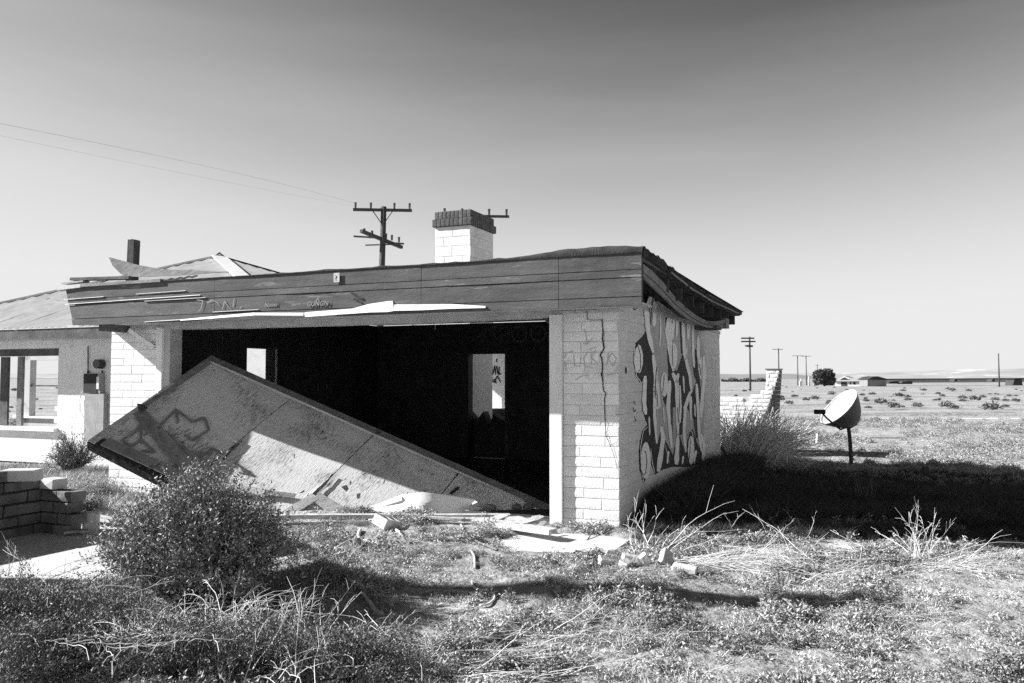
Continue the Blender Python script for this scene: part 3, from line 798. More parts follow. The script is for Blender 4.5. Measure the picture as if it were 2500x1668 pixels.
# knee brace by the left pier
a = on_ly(316, 806, -.12); b = on_ly(376, 848, -.03); mb = MB(); mb.beam(a, b, .04, .05); mb.build('knee_brace', 'trim', G)
a = on_ly(258, 793, -.3); mb = MB(); mb.box(a.x, a.x + .1, -.4, -.02, 2.1, 2.19); mb.build('lookout_block', 'darkwood', G)
mb = MB(); mb.box(X_OL, X_OL + .1, .0, .2, .0, 2.15); mb.build('inner_post', 'soffit', G)

# ------------------------------------------------------------------ main house
HY = 2.4
H = empty('ruined_house', Wd(-9, HY, 0), GA, 'roof-stripped white house joined to the left of the garage, under a metal hip roof', 'house')
def hl(x, y, z): return (x + 9, y - HY, z)                 # garage frame to house frame
def hbox(mb, x0, x1, y0, y1, z0, z1): return mb.box(x0 + 9, x1 + 9, y0 - HY, y1 - HY, z0, z1)
wl = on_ly(0, 870, HY); wr = on_ly(144, 850, HY); wbm = on_ly(70, 1043, HY)
WX0, WX1, WZ0, WZ1 = wl.x - .45, wr.x, wbm.z, wr.z
mb = MB()
hbox(mb, -16.5, WX0, HY, HY + .2, 0, 2.33); hbox(mb, WX1, X_L - .002, HY, HY + .2, 0, 2.33); hbox(mb, WX0, WX1, HY, HY + .2, WZ1, 2.33); hbox(mb, WX0, WX1, HY, HY + .2, 0, WZ0)
mb.build('front_wall', 'plaster', H)
lay_bricks(H, hl(-12.4, HY - .001, 0), (1, 0, 0), (0, -1, 0), -12.4 * -1 + X_L, 0, 1.02, depth=.03, wob=.0015,
           skip=lambda x, z: (-12.4 + x < WX1 + .1 and z > WZ0 - .06) or False)
# window frame, sash, sill
mb = MB()
for (a0, a1, b0, b1) in [(WX0, WX1, WZ1 - .13, WZ1), (WX1 - .07, WX1, WZ0 + .35, WZ1 - .13), (WX0, WX0 + .07, WZ0, WZ1 - .13)]:
    hbox(mb, a0 + .002, a1 - .002, HY + .05, HY + .16, b0, b1 - .002)
fr = mb.build('window_frame', 'darkwood', H)
q = on_ly(18, 950, HY + .1)
mb = MB(); hbox(mb, q.x - .16, q.x + .05, HY + .07, HY + .11, WZ0 + .02, WZ1 - .14); mb.build('window_sash', 'darkwood', H)
qa, qb = on_ly(45, 950, HY + .07).x, on_ly(57, 950, HY + .07).x
mb = MB(); hbox(mb, qa, qb, HY + .04, HY + .09, WZ0 + .02, WZ1 - .14); mb.build('window_sash', 'greypaint', H)
mb = MB(); hbox(mb, WX0 - .05, WX1 + .02, HY - .08, HY + .18, WZ0 - .06, WZ0 + .002); mb.build('window_sill', 'plaster', H)
# rear wall of the house with the opening that frames the plain, inner walls
RY = 8.6
a = on_ly(46, 880, RY); b = on_ly(139, 1018, RY)
mb = MB(); hbox(mb, -20, a.x, RY, RY + .2, 0, 2.3); hbox(mb, b.x, -13.2, RY, RY + .2, 0, 2.3); hbox(mb, a.x, b.x, RY, RY + .2, a.z, 2.3); hbox(mb, a.x, b.x, RY, RY + .2, 0, b.z)
mb.build('back_wall', 'grey_block', H)
mb = MB(); hbox(mb, a.x, b.x, RY + .03, RY + .1, (a.z + b.z) / 2 + .05, (a.z + b.z) / 2 + .09); mb.build('window_frame', 'darkwood', H)
mb = MB(); hbox(mb, a.x - .1, b.x + .1, RY - .08, RY + .2, b.z - .05, b.z + .003); mb.build('window_sill', 'plaster', H)
mb = MB(); hbox(mb, -13.15, -8.2, 9.3, 9.5, 0, 2.3); mb.build('partition_wall', 'grey_block', H)
mb = MB(); hbox(mb, -8.195, -5.3, 9.2, 9.4, 0, 2.35); hbox(mb, -4.9, -2.0, 9.2, 9.4, 0, 2.35); hbox(mb, -5.3, -4.9, 9.2, 9.4, 1.9, 2.35); mb.build('inner_room_wall', 'plaster', H)
def iw(x, y): 
    p = on_ly(x, y, 9.19); return Vector(hl(p.x, p.y, p.z))
mb = MB()
for pts in [[(1200, 892), (1203, 915), (1208, 893), (1210, 916)], [(1212, 893), (1216, 915)], [(1219, 895), (1217, 915), (1224, 912)], [(1198, 920), (1206, 935), (1214, 918), (1222, 935)], [(1206, 925), (1212, 937)], [(1213, 876), (1212, 884)]]: stroke(mb, pts, 3, 3, 0, iw)
mb.build('graffiti_scribble', 'darkpaint', H)
mb = MB(); p0_ = on_ly(1222, 990, 8.2); q_ = hl(p0_.x, 8.2, 0); mb.box(q_[0] - .35, q_[0] + .3, q_[1], q_[1] + .5, 0, .85); mb.build('old_counter', 'darkwood', H)
# floor
mb = MB(); hbox(mb, -16.4, X_L - .01, HY + .21, RY, -.06, .003); hbox(mb, X_L - .005, -2, LEN + .02, 9.19, -.06, .006); mb.build('floor_slab', 'concrete', H)
# hip roof: front plane of corrugated sheets, right plane, pale ridge cap
K = Vector((-11.1, 6.5, 4.25)); EZ = 2.36
def corr(name, P, m, pitch=.17, amp=.014, ax=Vector((1, 0, 0)), th=.01):
    """corrugated sheet over a convex polygon P; ribs run up the slope"""
    n = (P[1] - P[0]).cross(P[2] - P[0]).normalized()
    if n.z < 0: n = -n
    vdir = n.cross(ax).normalized()
    if vdir.z < 0: vdir = -vdir
    o = P[0]; pu = [(p - o).dot(ax) for p in P]; pvv = [(p - o).dot(vdir) for p in P]
    u0, u1 = min(pu), max(pu); mb = MB(); st = pitch / 4; u = u0; cols = []
    k = len(P)
    while u <= u1 + 1e-6:
        cr = []
        for i in range(k):
            ua, ub = pu[i], pu[(i + 1) % k]
            if (ua - u) * (ub - u) <= 0 and abs(ua - ub) > 1e-9:
                t = (u - ua) / (ub - ua); cr.append(pvv[i] + (pvv[(i + 1) % k] - pvv[i]) * t)
        if len(cr) >= 2:
            h = amp * math.sin(2 * math.pi * (u - u0) / pitch)
            cols.append((u, min(cr), max(cr), h))
        u += st
    vs = []; seg = 6
    for (u, a, b, h) in cols:
        for j in range(seg + 1):
            t = j / seg; lap = .012 * (1 - ((t * 3) % 1))
            vs.append(o + ax * u + vdir * (a + (b - a) * t) + n * (h + lap + .006 * mnoise.noise(Vector((u, t * 4, 2)))))
    c = seg + 1
    fs = [(i * c + j, (i + 1) * c + j, (i + 1) * c + j + 1, i * c + j + 1) for i in range(len(cols) - 1) for j in range(seg)]
    mb.add(vs, fs); return mb
def hv(x, y, z): return Vector(hl(x, y, z))
A_ = hv(-15.7, 1.85, EZ); B_ = hv(-6.95, 1.85, EZ); Kh = hv(*K)
front = [A_, B_, hv(-6.95, 2.7, 2.70), hv(-6.47, 2.7, 2.70), Kh]
# split the front plane into sheets so each is its own piece
def clip(P, ua, ub):
    def cut(P, lim, sgn):
        out = []
        for i in range(len(P)):
            a, b = P[i], P[(i + 1) % len(P)]; fa, fb = sgn * (a.x - lim), sgn * (b.x - lim)
            if fa >= 0: out.append(a)
            if fa * fb < 0: out.append(a + (b - a) * (fa / (fa - fb)))
        return out
    return cut(cut(P, ua, 1), ub, -1)
u = A_.x
while u < front[3].x:
    P = clip(front, u, min(u + .86, front[3].x))
    if len(P) >= 3:
        corr('roof_sheet', P, 'corrugated').build('roof_sheet', 'corrugated', H, smooth=False)
    u += .86
right = [Kh, hv(-6.47, 2.7, 2.69), hv(-6.47, 6.7, 2.69), hv(-5.5, 6.7, EZ), hv(-5.5, 11.1, EZ)]
corr('roof_sheet', right, 'corrugated', ax=Vector((0, 1, 0))).build('roof_sheet', 'corrugated', H)
mb = MB(); a, b = Kh + Vector((0, 0, .02)), hv(-6.47, 2.7, 2.72); mb.beam(a, b, .30, .03); mb.build('ridge_cap', 'cap_metal', H)
mb = MB(); mb.beam(A_ + Vector((0, 0, .02)), Kh + Vector((0, 0, .03)), .12, .04); mb.build('ridge_cap', 'corrugated', H)
mb = MB(); mb.tube([Kh + Vector((-.35, 0, -.08)), Kh + Vector((-.1, 0, .02)), Kh + Vector((.02, 0, .09)), Kh + Vector((.15, 0, 0))], .025, .02, 5); mb.build('loose_ridge_cap', 'felt', H)
mb = MB(); mb.beam(Kh + Vector((0, 0, .02)), hv(-5.5, 11.1, EZ + .03), .12, .04); mb.build('ridge_cap', 'felt', H)
mb = MB(); hbox(mb, -15.7, -6.98, 1.87, 1.91, EZ - .17, EZ - .006); mb.build('eave_board', 'darkwood', H)
for i in range(10):
    x = -15.4 + i * .9
    mb = MB(); hbox(mb, x, x + .05, 1.93, 2.39, EZ - .14, EZ - .03); mb.build('rafter_tail', 'darkwood', H)
mb = MB(); hbox(mb, -15.6, -6.95, 1.93, 2.395, EZ - .165, EZ - .15); mb.build('soffit_board', 'soffit', H)
# torn flashing where roof meets garage
mb = MB()
# vent stack
p = on_ly(317, 640, 4.3); bz = EZ + (4.3 - 1.85) * (4.25 - EZ) / 4.65
VT = empty('vent_stack', Wd(p.x, 4.3, bz - .02), GA, 'dark square vent stack leaning slightly above the metal roof', 'vent')
ztop = on_ly(317, 584, 4.3).z - bz + .02; w = on_ly(325, 600, 4.3).x - on_ly(309, 600, 4.3).x
mb = MB(); mb.slab([(-w / 2 - .02, 0, 0), (w / 2 - .02, 0, 0), (w / 2 + .01, 0, ztop - .02), (w / 4, 0, ztop), (-w / 4, 0, ztop - .015), (-w / 2 + .02, 0, ztop)], (0, 1, 0), .16); mb.build('flue', 'felt', VT)
mb = MB(); mb.slab([(-w / 2 - .035, .02, 0), (-w / 2 - .022, .02, 0), (-w / 2 + .018, .02, ztop), (-w / 2 + .005, .02, ztop)], (0, 1, 0), .12); mb.build('edge_trim', 'metal_white', VT)
# electric meter and conduits on the front wall
EM = empty('electric_meter', Wd(*on_ly(231, 1000, HY).xy, 0), GA, 'open dark electric meter box with conduits between the window and the left pier', 'meter')
eo = L(EM.location)
def eb(mb, pa, pb, ya, yb):
    a = on_ly(*pa, HY); b = on_ly(*pb, HY); return mb.box(a.x - eo.x, b.x - eo.x, ya - eo.y, yb - eo.y, b.z, a.z)
mb = MB(); eb(mb, (217, 912), (256, 960), HY - .10, HY - .004); mb.build('meter_box', 'meter', EM)
mb = MB(); eb(mb, (218, 913), (249, 959), HY - .112, HY - .102); mb.build('box_opening', 'black', EM)
mb = MB(); eb(mb, (250, 920), (255, 950), HY - .118, HY - .106); mb.build('loose_wire', 'metal_white', EM)
mb = MB(); eb(mb, (219, 961), (263, 1078), HY - .10, HY - .004); mb.build('lower_panel', 'meter', EM)
a = on_ly(250, 889, HY); mb = MB(); mb.tube([(a.x - eo.x, -.005 + HY - eo.y, a.z), (a.x - eo.x, HY - .13 - eo.y, a.z)], .085, .08, 14); mb.build('meter_dial', 'glass_dark', EM)
def ecn(pts, r, m='rust', y=HY - .03):
    mb = MB(); P = []
    for q in pts: a = on_ly(*q, y); P.append((a.x - eo.x, a.y - eo.y, a.z))
    mb.tube(P, r, r, 6); return mb.build('conduit', m, EM)
ecn([(215, 845), (215, 900), (212, 925)], .010); ecn([(212, 925), (210, 950), (200, 957), (195, 975), (196, 1005), (205, 1020)], .010, 'metal_white'); ecn([(249, 905), (250, 915)], .015)
ecn([(216, 905), (213, 920)], .02)

# ------------------------------------------------------------------ chimney
cb = on_y(1148, 700, 16.38); cl = L((cb.x, cb.y, 0))
CH = empty('brick_chimney', Wd(cl.x, cl.y, 0), GA, 'white block chimney with a dark flared brick cap behind the garage roof', 'chimney')
cw = .80; cd = 1.12
zt = on_y(1148, 549, 16.38).z; zc = on_y(1148, 510, 16.38).z
mb = MB(); mb.box(-cw + .01, -.01, .01, cd - .01, 0, zt); mb.build('stack_core', 'joint', CH)
lay_bricks(CH, (-cw, 0, 2.3), (1, 0, 0), (0, -1, 0), cw, 0, zt - 2.3, bl=.4, bh=.2, depth=.05)
lay_bricks(CH, (0, 0, 2.3), (0, 1, 0), (1, 0, 0), cd, 0, zt - 2.3, bl=.4, bh=.2, depth=.05, shift=.5)
hz = (zc - zt) / 2
for row, (ov, z0_) in enumerate([(.05, zt), (.012, zt + hz)]):
    mb = MB(); mb.box(-cw - ov + .02, ov - .02, -ov + .02, cd + ov - .02, z0_, z0_ + hz - .01); mb.build('cap_core', 'brick_red', CH)
    nb = 9
    for i in range(nb):
        w = (cw + 2 * ov) / nb
        me = random.choice(BR['brick_red']); o = bpy.data.objects.new('cap_brick', me); COL.objects.link(o); o.parent = CH
        o.matrix_local = Matrix.Translation((-cw - ov + w * (i + .5), -ov, z0_ + .004)) @ Matrix.Diagonal((w - .012, .06, hz - .012, 1))
    nb = 13
    for i in range(nb):
        w = (cd + 2 * ov) / nb
        me = random.choice(BR['brick_red']); o = bpy.data.objects.new('cap_brick', me); COL.objects.link(o); o.parent = CH
        o.matrix_local = Matrix.Translation((ov, -ov + w * (i + .5), z0_ + .004)) @ Matrix.Rotation(math.pi / 2, 4, 'Z') @ Matrix.Diagonal((w - .012, .06, hz - .012, 1))

# ------------------------------------------------------------------ fallen garage door
BEND = 0.62
C_ = Vector((.449, 9.522, 0.0)); B3 = Vector((-4.04, 11.0, 1.77)); A3 = Vector((-4.88, 9.56, .745))
ex = (B3 - C_).normalized(); ey = (A3 - B3); WD = ey.length; ey.normalize(); ey = (ey - ex * ey.dot(ex)).normalized()
ez = ex.cross(ey)
if ez.z < 0: ez = -ez; 
DM = Matrix((ex, ey, ez)).transposed().to_4x4(); DM.translation = C_
FD = bpy.data.objects.new('fallen_garage_door', None); COL.objects.link(FD); FD.matrix_world = DM
tag(FD, 'wide white plywood garage door fallen askew across the dark opening', 'garage door')
LD = (B3 - C_).length; DI = DM.inverted()
RM = DM.to_3x3().inverted()
def on_door(u, v, h=0.0):
    o = DI @ EYEP; d = RM @ ray(u, v); return o + d * ((h - o.z) / d.z)
# material whose flaking follows the door
def door_material():
    m = bpy.data.materials.new('flaking_door_skin'); m.use_nodes = True
    n = m.node_tree.nodes; l = m.node_tree.links; b = n['Principled BSDF']; b.inputs['Roughness'].default_value = .7
    t = n.new('ShaderNodeTexCoord'); mp_ = n.new('ShaderNodeMapping'); mp_.inputs['Scale'].default_value = (14, 2.2, 1); mp_.inputs['Rotation'].default_value = (0, 0, .15)
    l.new(t.outputs['Object'], mp_.inputs[0])
    a = n.new('ShaderNodeTexNoise'); a.inputs['Scale'].default_value = 5; a.inputs['Detail'].default_value = 8; a.inputs['Roughness'].default_value = .7; l.new(mp_.outputs[0], a.inputs['Vector'])
    c = n.new('ShaderNodeTexNoise'); c.inputs['Scale'].default_value = 1.7; c.inputs['Detail'].default_value = 5; l.new(t.outputs['Object'], c.inputs['Vector'])
    s_ = n.new('ShaderNodeMath'); s_.operation = 'ADD'; l.new(a.outputs[0], s_.inputs[0])
    k_ = n.new('ShaderNodeMath'); k_.operation = 'MULTIPLY'; k_.inputs[1].default_value = .8; l.new(c.outputs[0], k_.inputs[0]); l.new(k_.outputs[0], s_.inputs[1])
    r = n.new('ShaderNodeMapRange'); r.inputs[1].default_value = .90; r.inputs[2].default_value = 1.10; r.inputs[3].default_value = .66; r.inputs[4].default_value = .16; l.new(s_.outputs[0], r.inputs[0])
    cc = n.new('ShaderNodeCombineColor')
    for i in range(3): l.new(r.outputs[0], cc.inputs[i])
    l.new(cc.outputs[0], b.inputs['Base Color'])
    bp = n.new('ShaderNodeBump'); bp.inputs['Strength'].default_value = .8; bp.inputs['Distance'].default_value = .008; l.new(a.outputs[0], bp.inputs['Height']); l.new(bp.outputs[0], b.inputs['Normal'])
    return m
M['door_skin'] = door_material()
def wmax(l, z=-.06): return min(WD, (l * ex.z - z) / -ey.z)
def seam(pa, pb):
    a = on_door(*pa); b = on_door(*pb); return a, b
seams = []
for (pa, pb) in [((1144, 1168), (1074, 1229)), ((830, 1147), (697, 1258)), ((600, 1060), (484, 1213))]:
    a, b = seam(pa, pb); t0 = a.x + (b.x - a.x) * (.0 - a.y) / (b.y - a.y); t1 = a.x + (b.x - a.x) * (WD - a.y) / (b.y - a.y); seams.append(((t0 + t1) / 2))
seams = [0.05] + seams + [LD]
for i in range(len(seams) - 1):
    l0, l1 = seams[i] + .006, seams[i + 1] - .006
    nn = 22; vs = []
    for j in range(nn + 1):
        l_ = l0 + (l1 - l0) * j / nn; wm = wmax(l_) - (.10 + .06 * mnoise.noise(Vector((l_ * 3, 0, 0))) if wmax(l_) >= WD else 0)
        for q in range(7):
            w_ = .07 + (max(.08, wm) - .07) * q / 6
            warp = .012 * mnoise.noise(Vector((l_ * 1.2, w_ * 1.5, i))) + (.0 if i else 0)
            je = (.016 * mnoise.noise(Vector((w_ * 9, i, 0))) + .022 * max(0, q / 6 - .35)) * (1 if j == 0 and i else (-1 if j == nn and i < 3 else 0))
            curl = .03 * (q / 6) ** 2 * (j in (0, nn)) * (.5 + mnoise.noise(Vector((w_ * 5, i * 3, j))))
            vs.append((l_ + je, w_, warp + curl))
    nvs = len(vs)
    vs2 = [(a, b, c - .012) for a, b, c in vs]
    fs = [(j * 7 + q, j * 7 + q + 1, (j + 1) * 7 + q + 1, (j + 1) * 7 + q) for j in range(nn) for q in range(6)]
    fs += [(nvs + a, nvs + d, nvs + c, nvs + b) for a, b, c, d in fs]
    fs += [(j * 7 + 6, nvs + j * 7 + 6, nvs + (j + 1) * 7 + 6, (j + 1) * 7 + 6) for j in range(nn)]
    mb = MB(); mb.add(vs + vs2, fs); mb.build("plywood_sheet", "door_skin", FD)
rf_ = random.Random(4)
for i in range(26):
    l_ = rf_.uniform(1.2, 4.9); wm = wmax(l_)
    if wm < .45: continue
    w_ = rf_.uniform(.2, wm - .2); a_ = rf_.uniform(1.2, 1.9); ln = rf_.uniform(.04, .10); wd = rf_.uniform(.006, .02)
    u_ = Vector((math.cos(a_), math.sin(a_), 0)); t_ = Vector((-u_.y, u_.x, 0)); b_ = Vector((l_, w_, .014))
    mb = MB(); mb.slab([b_, b_ + t_ * wd + u_ * .01, b_ + u_ * ln * .7 + t_ * wd * .8 + Vector((0, 0, .007)), b_ + u_ * ln + Vector((0, 0, .012))], (0, 0, 1), .003)
    mb.build('peeling_flake', 'plank' if i % 3 else 'rot', FD)
def dbox(l0, l1, w0, w1, z0, z1, name, m):
    mb = MB(); mb.box(l0, l1, w0, w1, z0, z1); return mb.build(name, m, FD)
dbox(.0, seams[3], -.03, .065, -.09, .028, 'top_rail', 'door_frame')
for i in range(5): dbox(seams[3] + (LD + .02 - seams[3]) * i / 5, seams[3] + (LD + .02 - seams[3]) * (i + 1) / 5, -.03, .065, -.09, .028, 'top_rail', 'door_frame')
dbox(.3, LD, .066, .074, .0, .032, 'edge_bead', 'soffit')
dbox(LD - .075, LD + .022, .078, WD * .46, -.09, .03, 'side_rail', 'door_frame')
dbox(LD - .075, LD + .022, WD * .47, WD, -.09, .026, 'side_rail', 'plank')
for i in range(6):
    l_ = .8 + i * .78
    if wmax(l_) > .5: dbox(l_, l_ + .09, .07, wmax(l_) - .12, -.088, -.014, 'back_stud', 'door_frame')
# framing exposed at the low left corner
def dbeam(pa, pb, w, h, name, m, lift=.028):
    a = on_door(*pa, lift); b = on_door(*pb, lift); mb = MB(); mb.beam(a, b, w, h); return mb.build(name, m, FD)
dbeam((338, 1005), (500, 1185), .16, .018, 'skin_board', 'door_frame'); dbeam((256, 1078), (500, 1190), .13, .018, 'skin_board', 'door_frame')
dbeam((380, 1045), (525, 1165), .10, .016, 'skin_board', 'barge')
dbeam((340, 1000), (510, 880), .07, .02, 'skin_board', 'barge', .03)
dbeam((500, 1184), (645, 1202), .10, .02, 'splintered_slat', 'plank', .04); dbeam((560, 1193), (720, 1212), .07, .018, 'splintered_slat', 'plank_dark', .035)
dbeam((700, 1255), (770, 1212), .12, .02, 'skin_board', 'plank', .03); dbeam((770, 1212), (850, 1265), .14, .018, 'skin_board', 'plank', .028)
for pts in [[(812, 1158), (795, 1180), (778, 1195), (766, 1212)], [(760, 1214), (735, 1236), (712, 1256)], [(588, 1075), (566, 1098), (545, 1122)], [(1120, 1190), (1100, 1206)]]:
    for pa_, pb_ in zip(pts, pts[1:]): dbeam(pa_, pb_, random.uniform(.018, .04), .01, 'split_in_skin', 'rot', .03)
for (u_, v_) in [(852, 1194)]:
    c_ = on_door(u_, v_, .03); mb = MB(); mb.slab([c_, c_ + Vector((.05, -.02, .02)), c_ + Vector((.07, .05, .035)), c_ + Vector((-.01, .06, .01))], (0, 0, 1), .004); mb.build('torn_veneer', 'plank', FD)
# rotten, ragged lower edge
mb = MB(); vs = []; n = 60; la = 2.9
for i in range(n + 1):
    l_ = la + (LD + .02 - la) * i / n
    wz = WD - .10 - .07 * abs(mnoise.noise(Vector((l_ * 5, 1, 0)))) - .05 * abs(mnoise.noise(Vector((l_ * 17, 1, 0))))
    wb = min(WD + .02, wmax(l_) + .02)
    vs += [(l_, min(wz, wb - .03), .020), (l_, wb, .014), (l_, wb + .01, -.10), (l_, wb - .06, -.10)]
fs = [(4 * i + j, 4 * i + j + 1, 4 * i + 5 + j, 4 * i + 4 + j) for i in range(n) for j in range(3)]
mb.add(vs, fs); mb.build('rotten_bottom_rail', 'rot', FD)
a = on_door(345, 997, .04); mb = MB()
for q in range(3): mb.tube([a + Vector((.05 - q * .05, -.04, 0)), a + Vector((.02 - q * .04, .02, .07)), a + Vector((-.03 - q * .03, .06, .02))], .012, .01, 6)
mb.tube([a + Vector((-.03, 0, .02)), a + Vector((-.03, 0, .06))], .03, .025, 8)
mb.build('door_roller', 'rust', FD)
# paint tags on the door skin
def dd(x, y): return on_door(x, y, .034)
mb = MB()
for pts in [[(300, 1075), (335, 1050), (345, 1035), (345, 1075), (320, 1090), (300, 1075)], [(340, 1070), (380, 1105), (345, 1100)], [(385, 1045), (430, 1000), (435, 1035)], [(430, 1000), (470, 1030), (500, 1020), (510, 1050), (470, 1075), (450, 1060)], [(480, 1120), (520, 1095), (545, 1110)]]: stroke(mb, pts, 8, 6, 0, dd)
mb.build('door_graffiti', 'greypaint', FD)

# the left quarter of the door is broken at the seam and twists towards the viewer's side
EL_ = DI @ EYEP; ls = seams[3]
for ch in FD.children:
    if ch.type != 'MESH': continue
    for v_ in ch.data.vertices:
        if v_.co.x > ls:
            t = (v_.co.x - ls) / (LD - ls); d = (EL_ - v_.co).normalized()
            v_.co += d * (BEND * t ** 1.15 * (.55 + .45 * max(0, min(1, v_.co.y / WD))))
    ch.data.update()

# bent pale sheet lying against the door foot
SH = empty('bent_sheet', on_z(1000, 1262), 0, 'smooth curled white sheet with a torn right end, lying against the fallen door', 'sheet')
oh = SH.location
rows = []
topl = [(862, 1253, .04), (918, 1232, .12), (980, 1208, .22), (1030, 1201, .28), (1078, 1207, .26), (1120, 1214, .22), (1160, 1220, .19)]
botl = [(850, 1263, .01), (945, 1263, .02), (985, 1262, .02), (1030, 1262, .02), (1075, 1261, .02), (1112, 1259, .02), (1130, 1252, .03)]
for k in range(5):
    t = k / 4; r = []
    for (a, b) in zip(topl, botl):
        z = a[2] + (b[2] - a[2]) * t; p = on_z(a[0] + (b[0] - a[0]) * t, a[1] + (b[1] - a[1]) * t, max(z, .0) + .012 * mnoise.noise(Vector((a[0] * .03, t * 4, 3))))
        r.append(p - oh)
    rows.append(r)
vs = [p for r in rows for p in r]; n = len(vs); vs2 = [p + Vector((0, .004, -.006)) for p in vs]
fs = [(j * 7 + i, (j + 1) * 7 + i, (j + 1) * 7 + i + 1, j * 7 + i + 1) for j in range(4) for i in range(6)]
fs += [(n + a, n + d, n + c, n + b) for a, b, c, d in fs]
mb = MB(); mb.add(vs + vs2, fs); mb.build('curled_sheet', 'metal_white', SH, smooth=True)
mb = MB(); q = on_z(1155, 1232, .1) - oh; mb.slab([q, q + Vector((.05, .02, .02)), q + Vector((.0, .06, .04)), q + Vector((-.05, .05, .02))], (0, 0, 1), .004); mb.build('torn_flap', 'metal_white', SH)

# ------------------------------------------------------------------ timber and rubble on the ground
def plank(pa, pb, w, h, z, m, label, cat='plank', grp=None, za=None, name='fallen_plank'):
    a = on_z(*pa, z); b = on_z(*pb, z if za is None else za); o = a.copy(); o.z = 0
    mb = MB(); k = 7; d = (b - a); side = Vector((-d.y, d.x, 0)).normalized(); vs = []
    for i in range(k + 1):
        t = i / k; p = a + d * t + side * .004 * math.sin(t * 7 + w * 90) + Vector((0, 0, .004 * math.sin(t * 5)))
        e = .02 * random.uniform(-1, 1) if i in (0, k) else 0
        for (s1, s2) in ((-1, -1), (1, -1), (1, 1), (-1, 1)):
            vs.append(p + side * s1 * w / 2 + Vector((0, 0, s2 * h / 2)) + d.normalized() * (e * s1))
    fs = [(4 * i + j, 4 * i + (j + 1) % 4, 4 * i + 4 + (j + 1) % 4, 4 * i + 4 + j) for i in range(k) for j in range(4)] + [(3, 2, 1, 0), (4 * k, 4 * k + 1, 4 * k + 2, 4 * k + 3)]
    mb.add(vs, fs); ob = mb.build(name, m, origin=o); tag(ob, label, cat, grp); return ob
GP = 'broken timber lying along the foot of the fallen door'
plank((655, 1262), (1245, 1259), .09, .04, .085, 'plank', 'longest pale plank lying straight along the foot of the fallen door', grp=GP)
plank((640, 1283), (1000, 1272), .09, .045, .035, 'plank', 'pale plank in front of the longest one, ending behind the cinder block', grp=GP)
plank((900, 1272), (1235, 1268), .12, .04, .05, 'plank', 'worn plank with a split right end, right of the cinder block', grp=GP, za=.07)
plank((660, 1292), (790, 1286), .05, .03, .03, 'plank_dark', 'short grey slat near the right edge of the big bush', grp=GP)
plank((1160, 1272), (1350, 1297), .15, .045, .06, 'plank', 'thick board pointing at the foot of the right pillar, raised on rubble', grp=GP, za=.10)
plank((1060, 1276), (1190, 1284), .05, .03, .035, 'plank_dark', 'thin dark lath under the raised thick board', grp=GP)
plank((1030, 1263), (1130, 1268), .07, .02, .11, 'plank', 'thin pale slat lying on top of the longest plank', grp=GP)
plank((195, 1257), (285, 1272), .12, .03, .07, 'plank', 'pale board resting on a block behind the big bush', grp=None)
plank((160, 1300), (215, 1295), .08, .02, .05, 'plank', 'small pale board in the shadow right of the low block wall')
# splinters: separate small things
for i, (u, v, L_, an, z) in enumerate([(1255, 1268, .22, .3, .12), (1285, 1272, .26, -.2, .13), (1310, 1266, .2, .6, .14), (1325, 1280, .16, 1.0, .12), (1222, 1262, .18, -.5, .10)]):
    c = on_z(u, v, z); d = Vector((math.cos(an), math.sin(an) * .5, .12)) * L_ / 2; mb = MB()
    n_ = Vector((0, -.5, 1)); s_ = Vector((0, .05, .02))
    mb.slab([c - d, c - d * .3 - s_, c + d, c + d * .4 + s_ * .8, c - d * .5 + s_], n_, .006)
    ob = mb.build('wood_splinter', 'plank', origin=(c.x, c.y, 0)); tag(ob, ['pale splinter on top of the thick board, middle of the heap', 'longest pale splinter lying across the thick raised board', 'upper right splinter of the heap, nearest the door post', 'short steep splinter at the right end of the thick board', 'leftmost splinter of the heap by the right pillar'][i], 'splinter', 'splinters heaped at the right end of the opening')
# rubble lumps just inside
def lump(name, p, r, m, label, cat, grp=None, sq=(1, 1, .7)):
    mb = MB(); vs = []; k = 8
    rr = random.Random(int(p[0] * 1000) + int(p[1] * 77))
    for i in range(1, 4):
        for j in range(k):
            a = math.pi * i / 4; b = 2 * math.pi * j / k; q = r * rr.uniform(.75, 1.15)
            vs.append((q * math.sin(a) * math.cos(b) * sq[0], q * math.sin(a) * math.sin(b) * sq[1], q * math.cos(a) * sq[2] + r * sq[2] * .6))
    vs += [(0, 0, r * sq[2] * 1.6), (0, 0, -r * sq[2] * .4)]
    fs = [(i * k + j, (i + 1) * k + j, (i + 1) * k + (j + 1) % k, i * k + (j + 1) % k) for i in range(2) for j in range(k)]
    fs += [(24, j, (j + 1) % k) for j in range(k)] + [(25, 16 + (j + 1) % k, 16 + j) for j in range(k)]
    mb.add(vs, fs); o = mb.build(name, m); o.location = p; tag(o, label, cat, grp); return o
for (u, v) in [(1195, 1258), (1262, 1256), (1290, 1255)]:
    p = on_z(u, v, .0); p.y += .3; lump('rubble_stone', p, .07, 'plank_dark', {1195: 'grey rubble lump alone in the shade, left of the other two', 1262: 'grey rubble lump in the middle, just inside the opening', 1290: 'grey rubble lump inside the opening, nearest the right door post'}[u], 'stone', 'rubble lumps inside the opening')

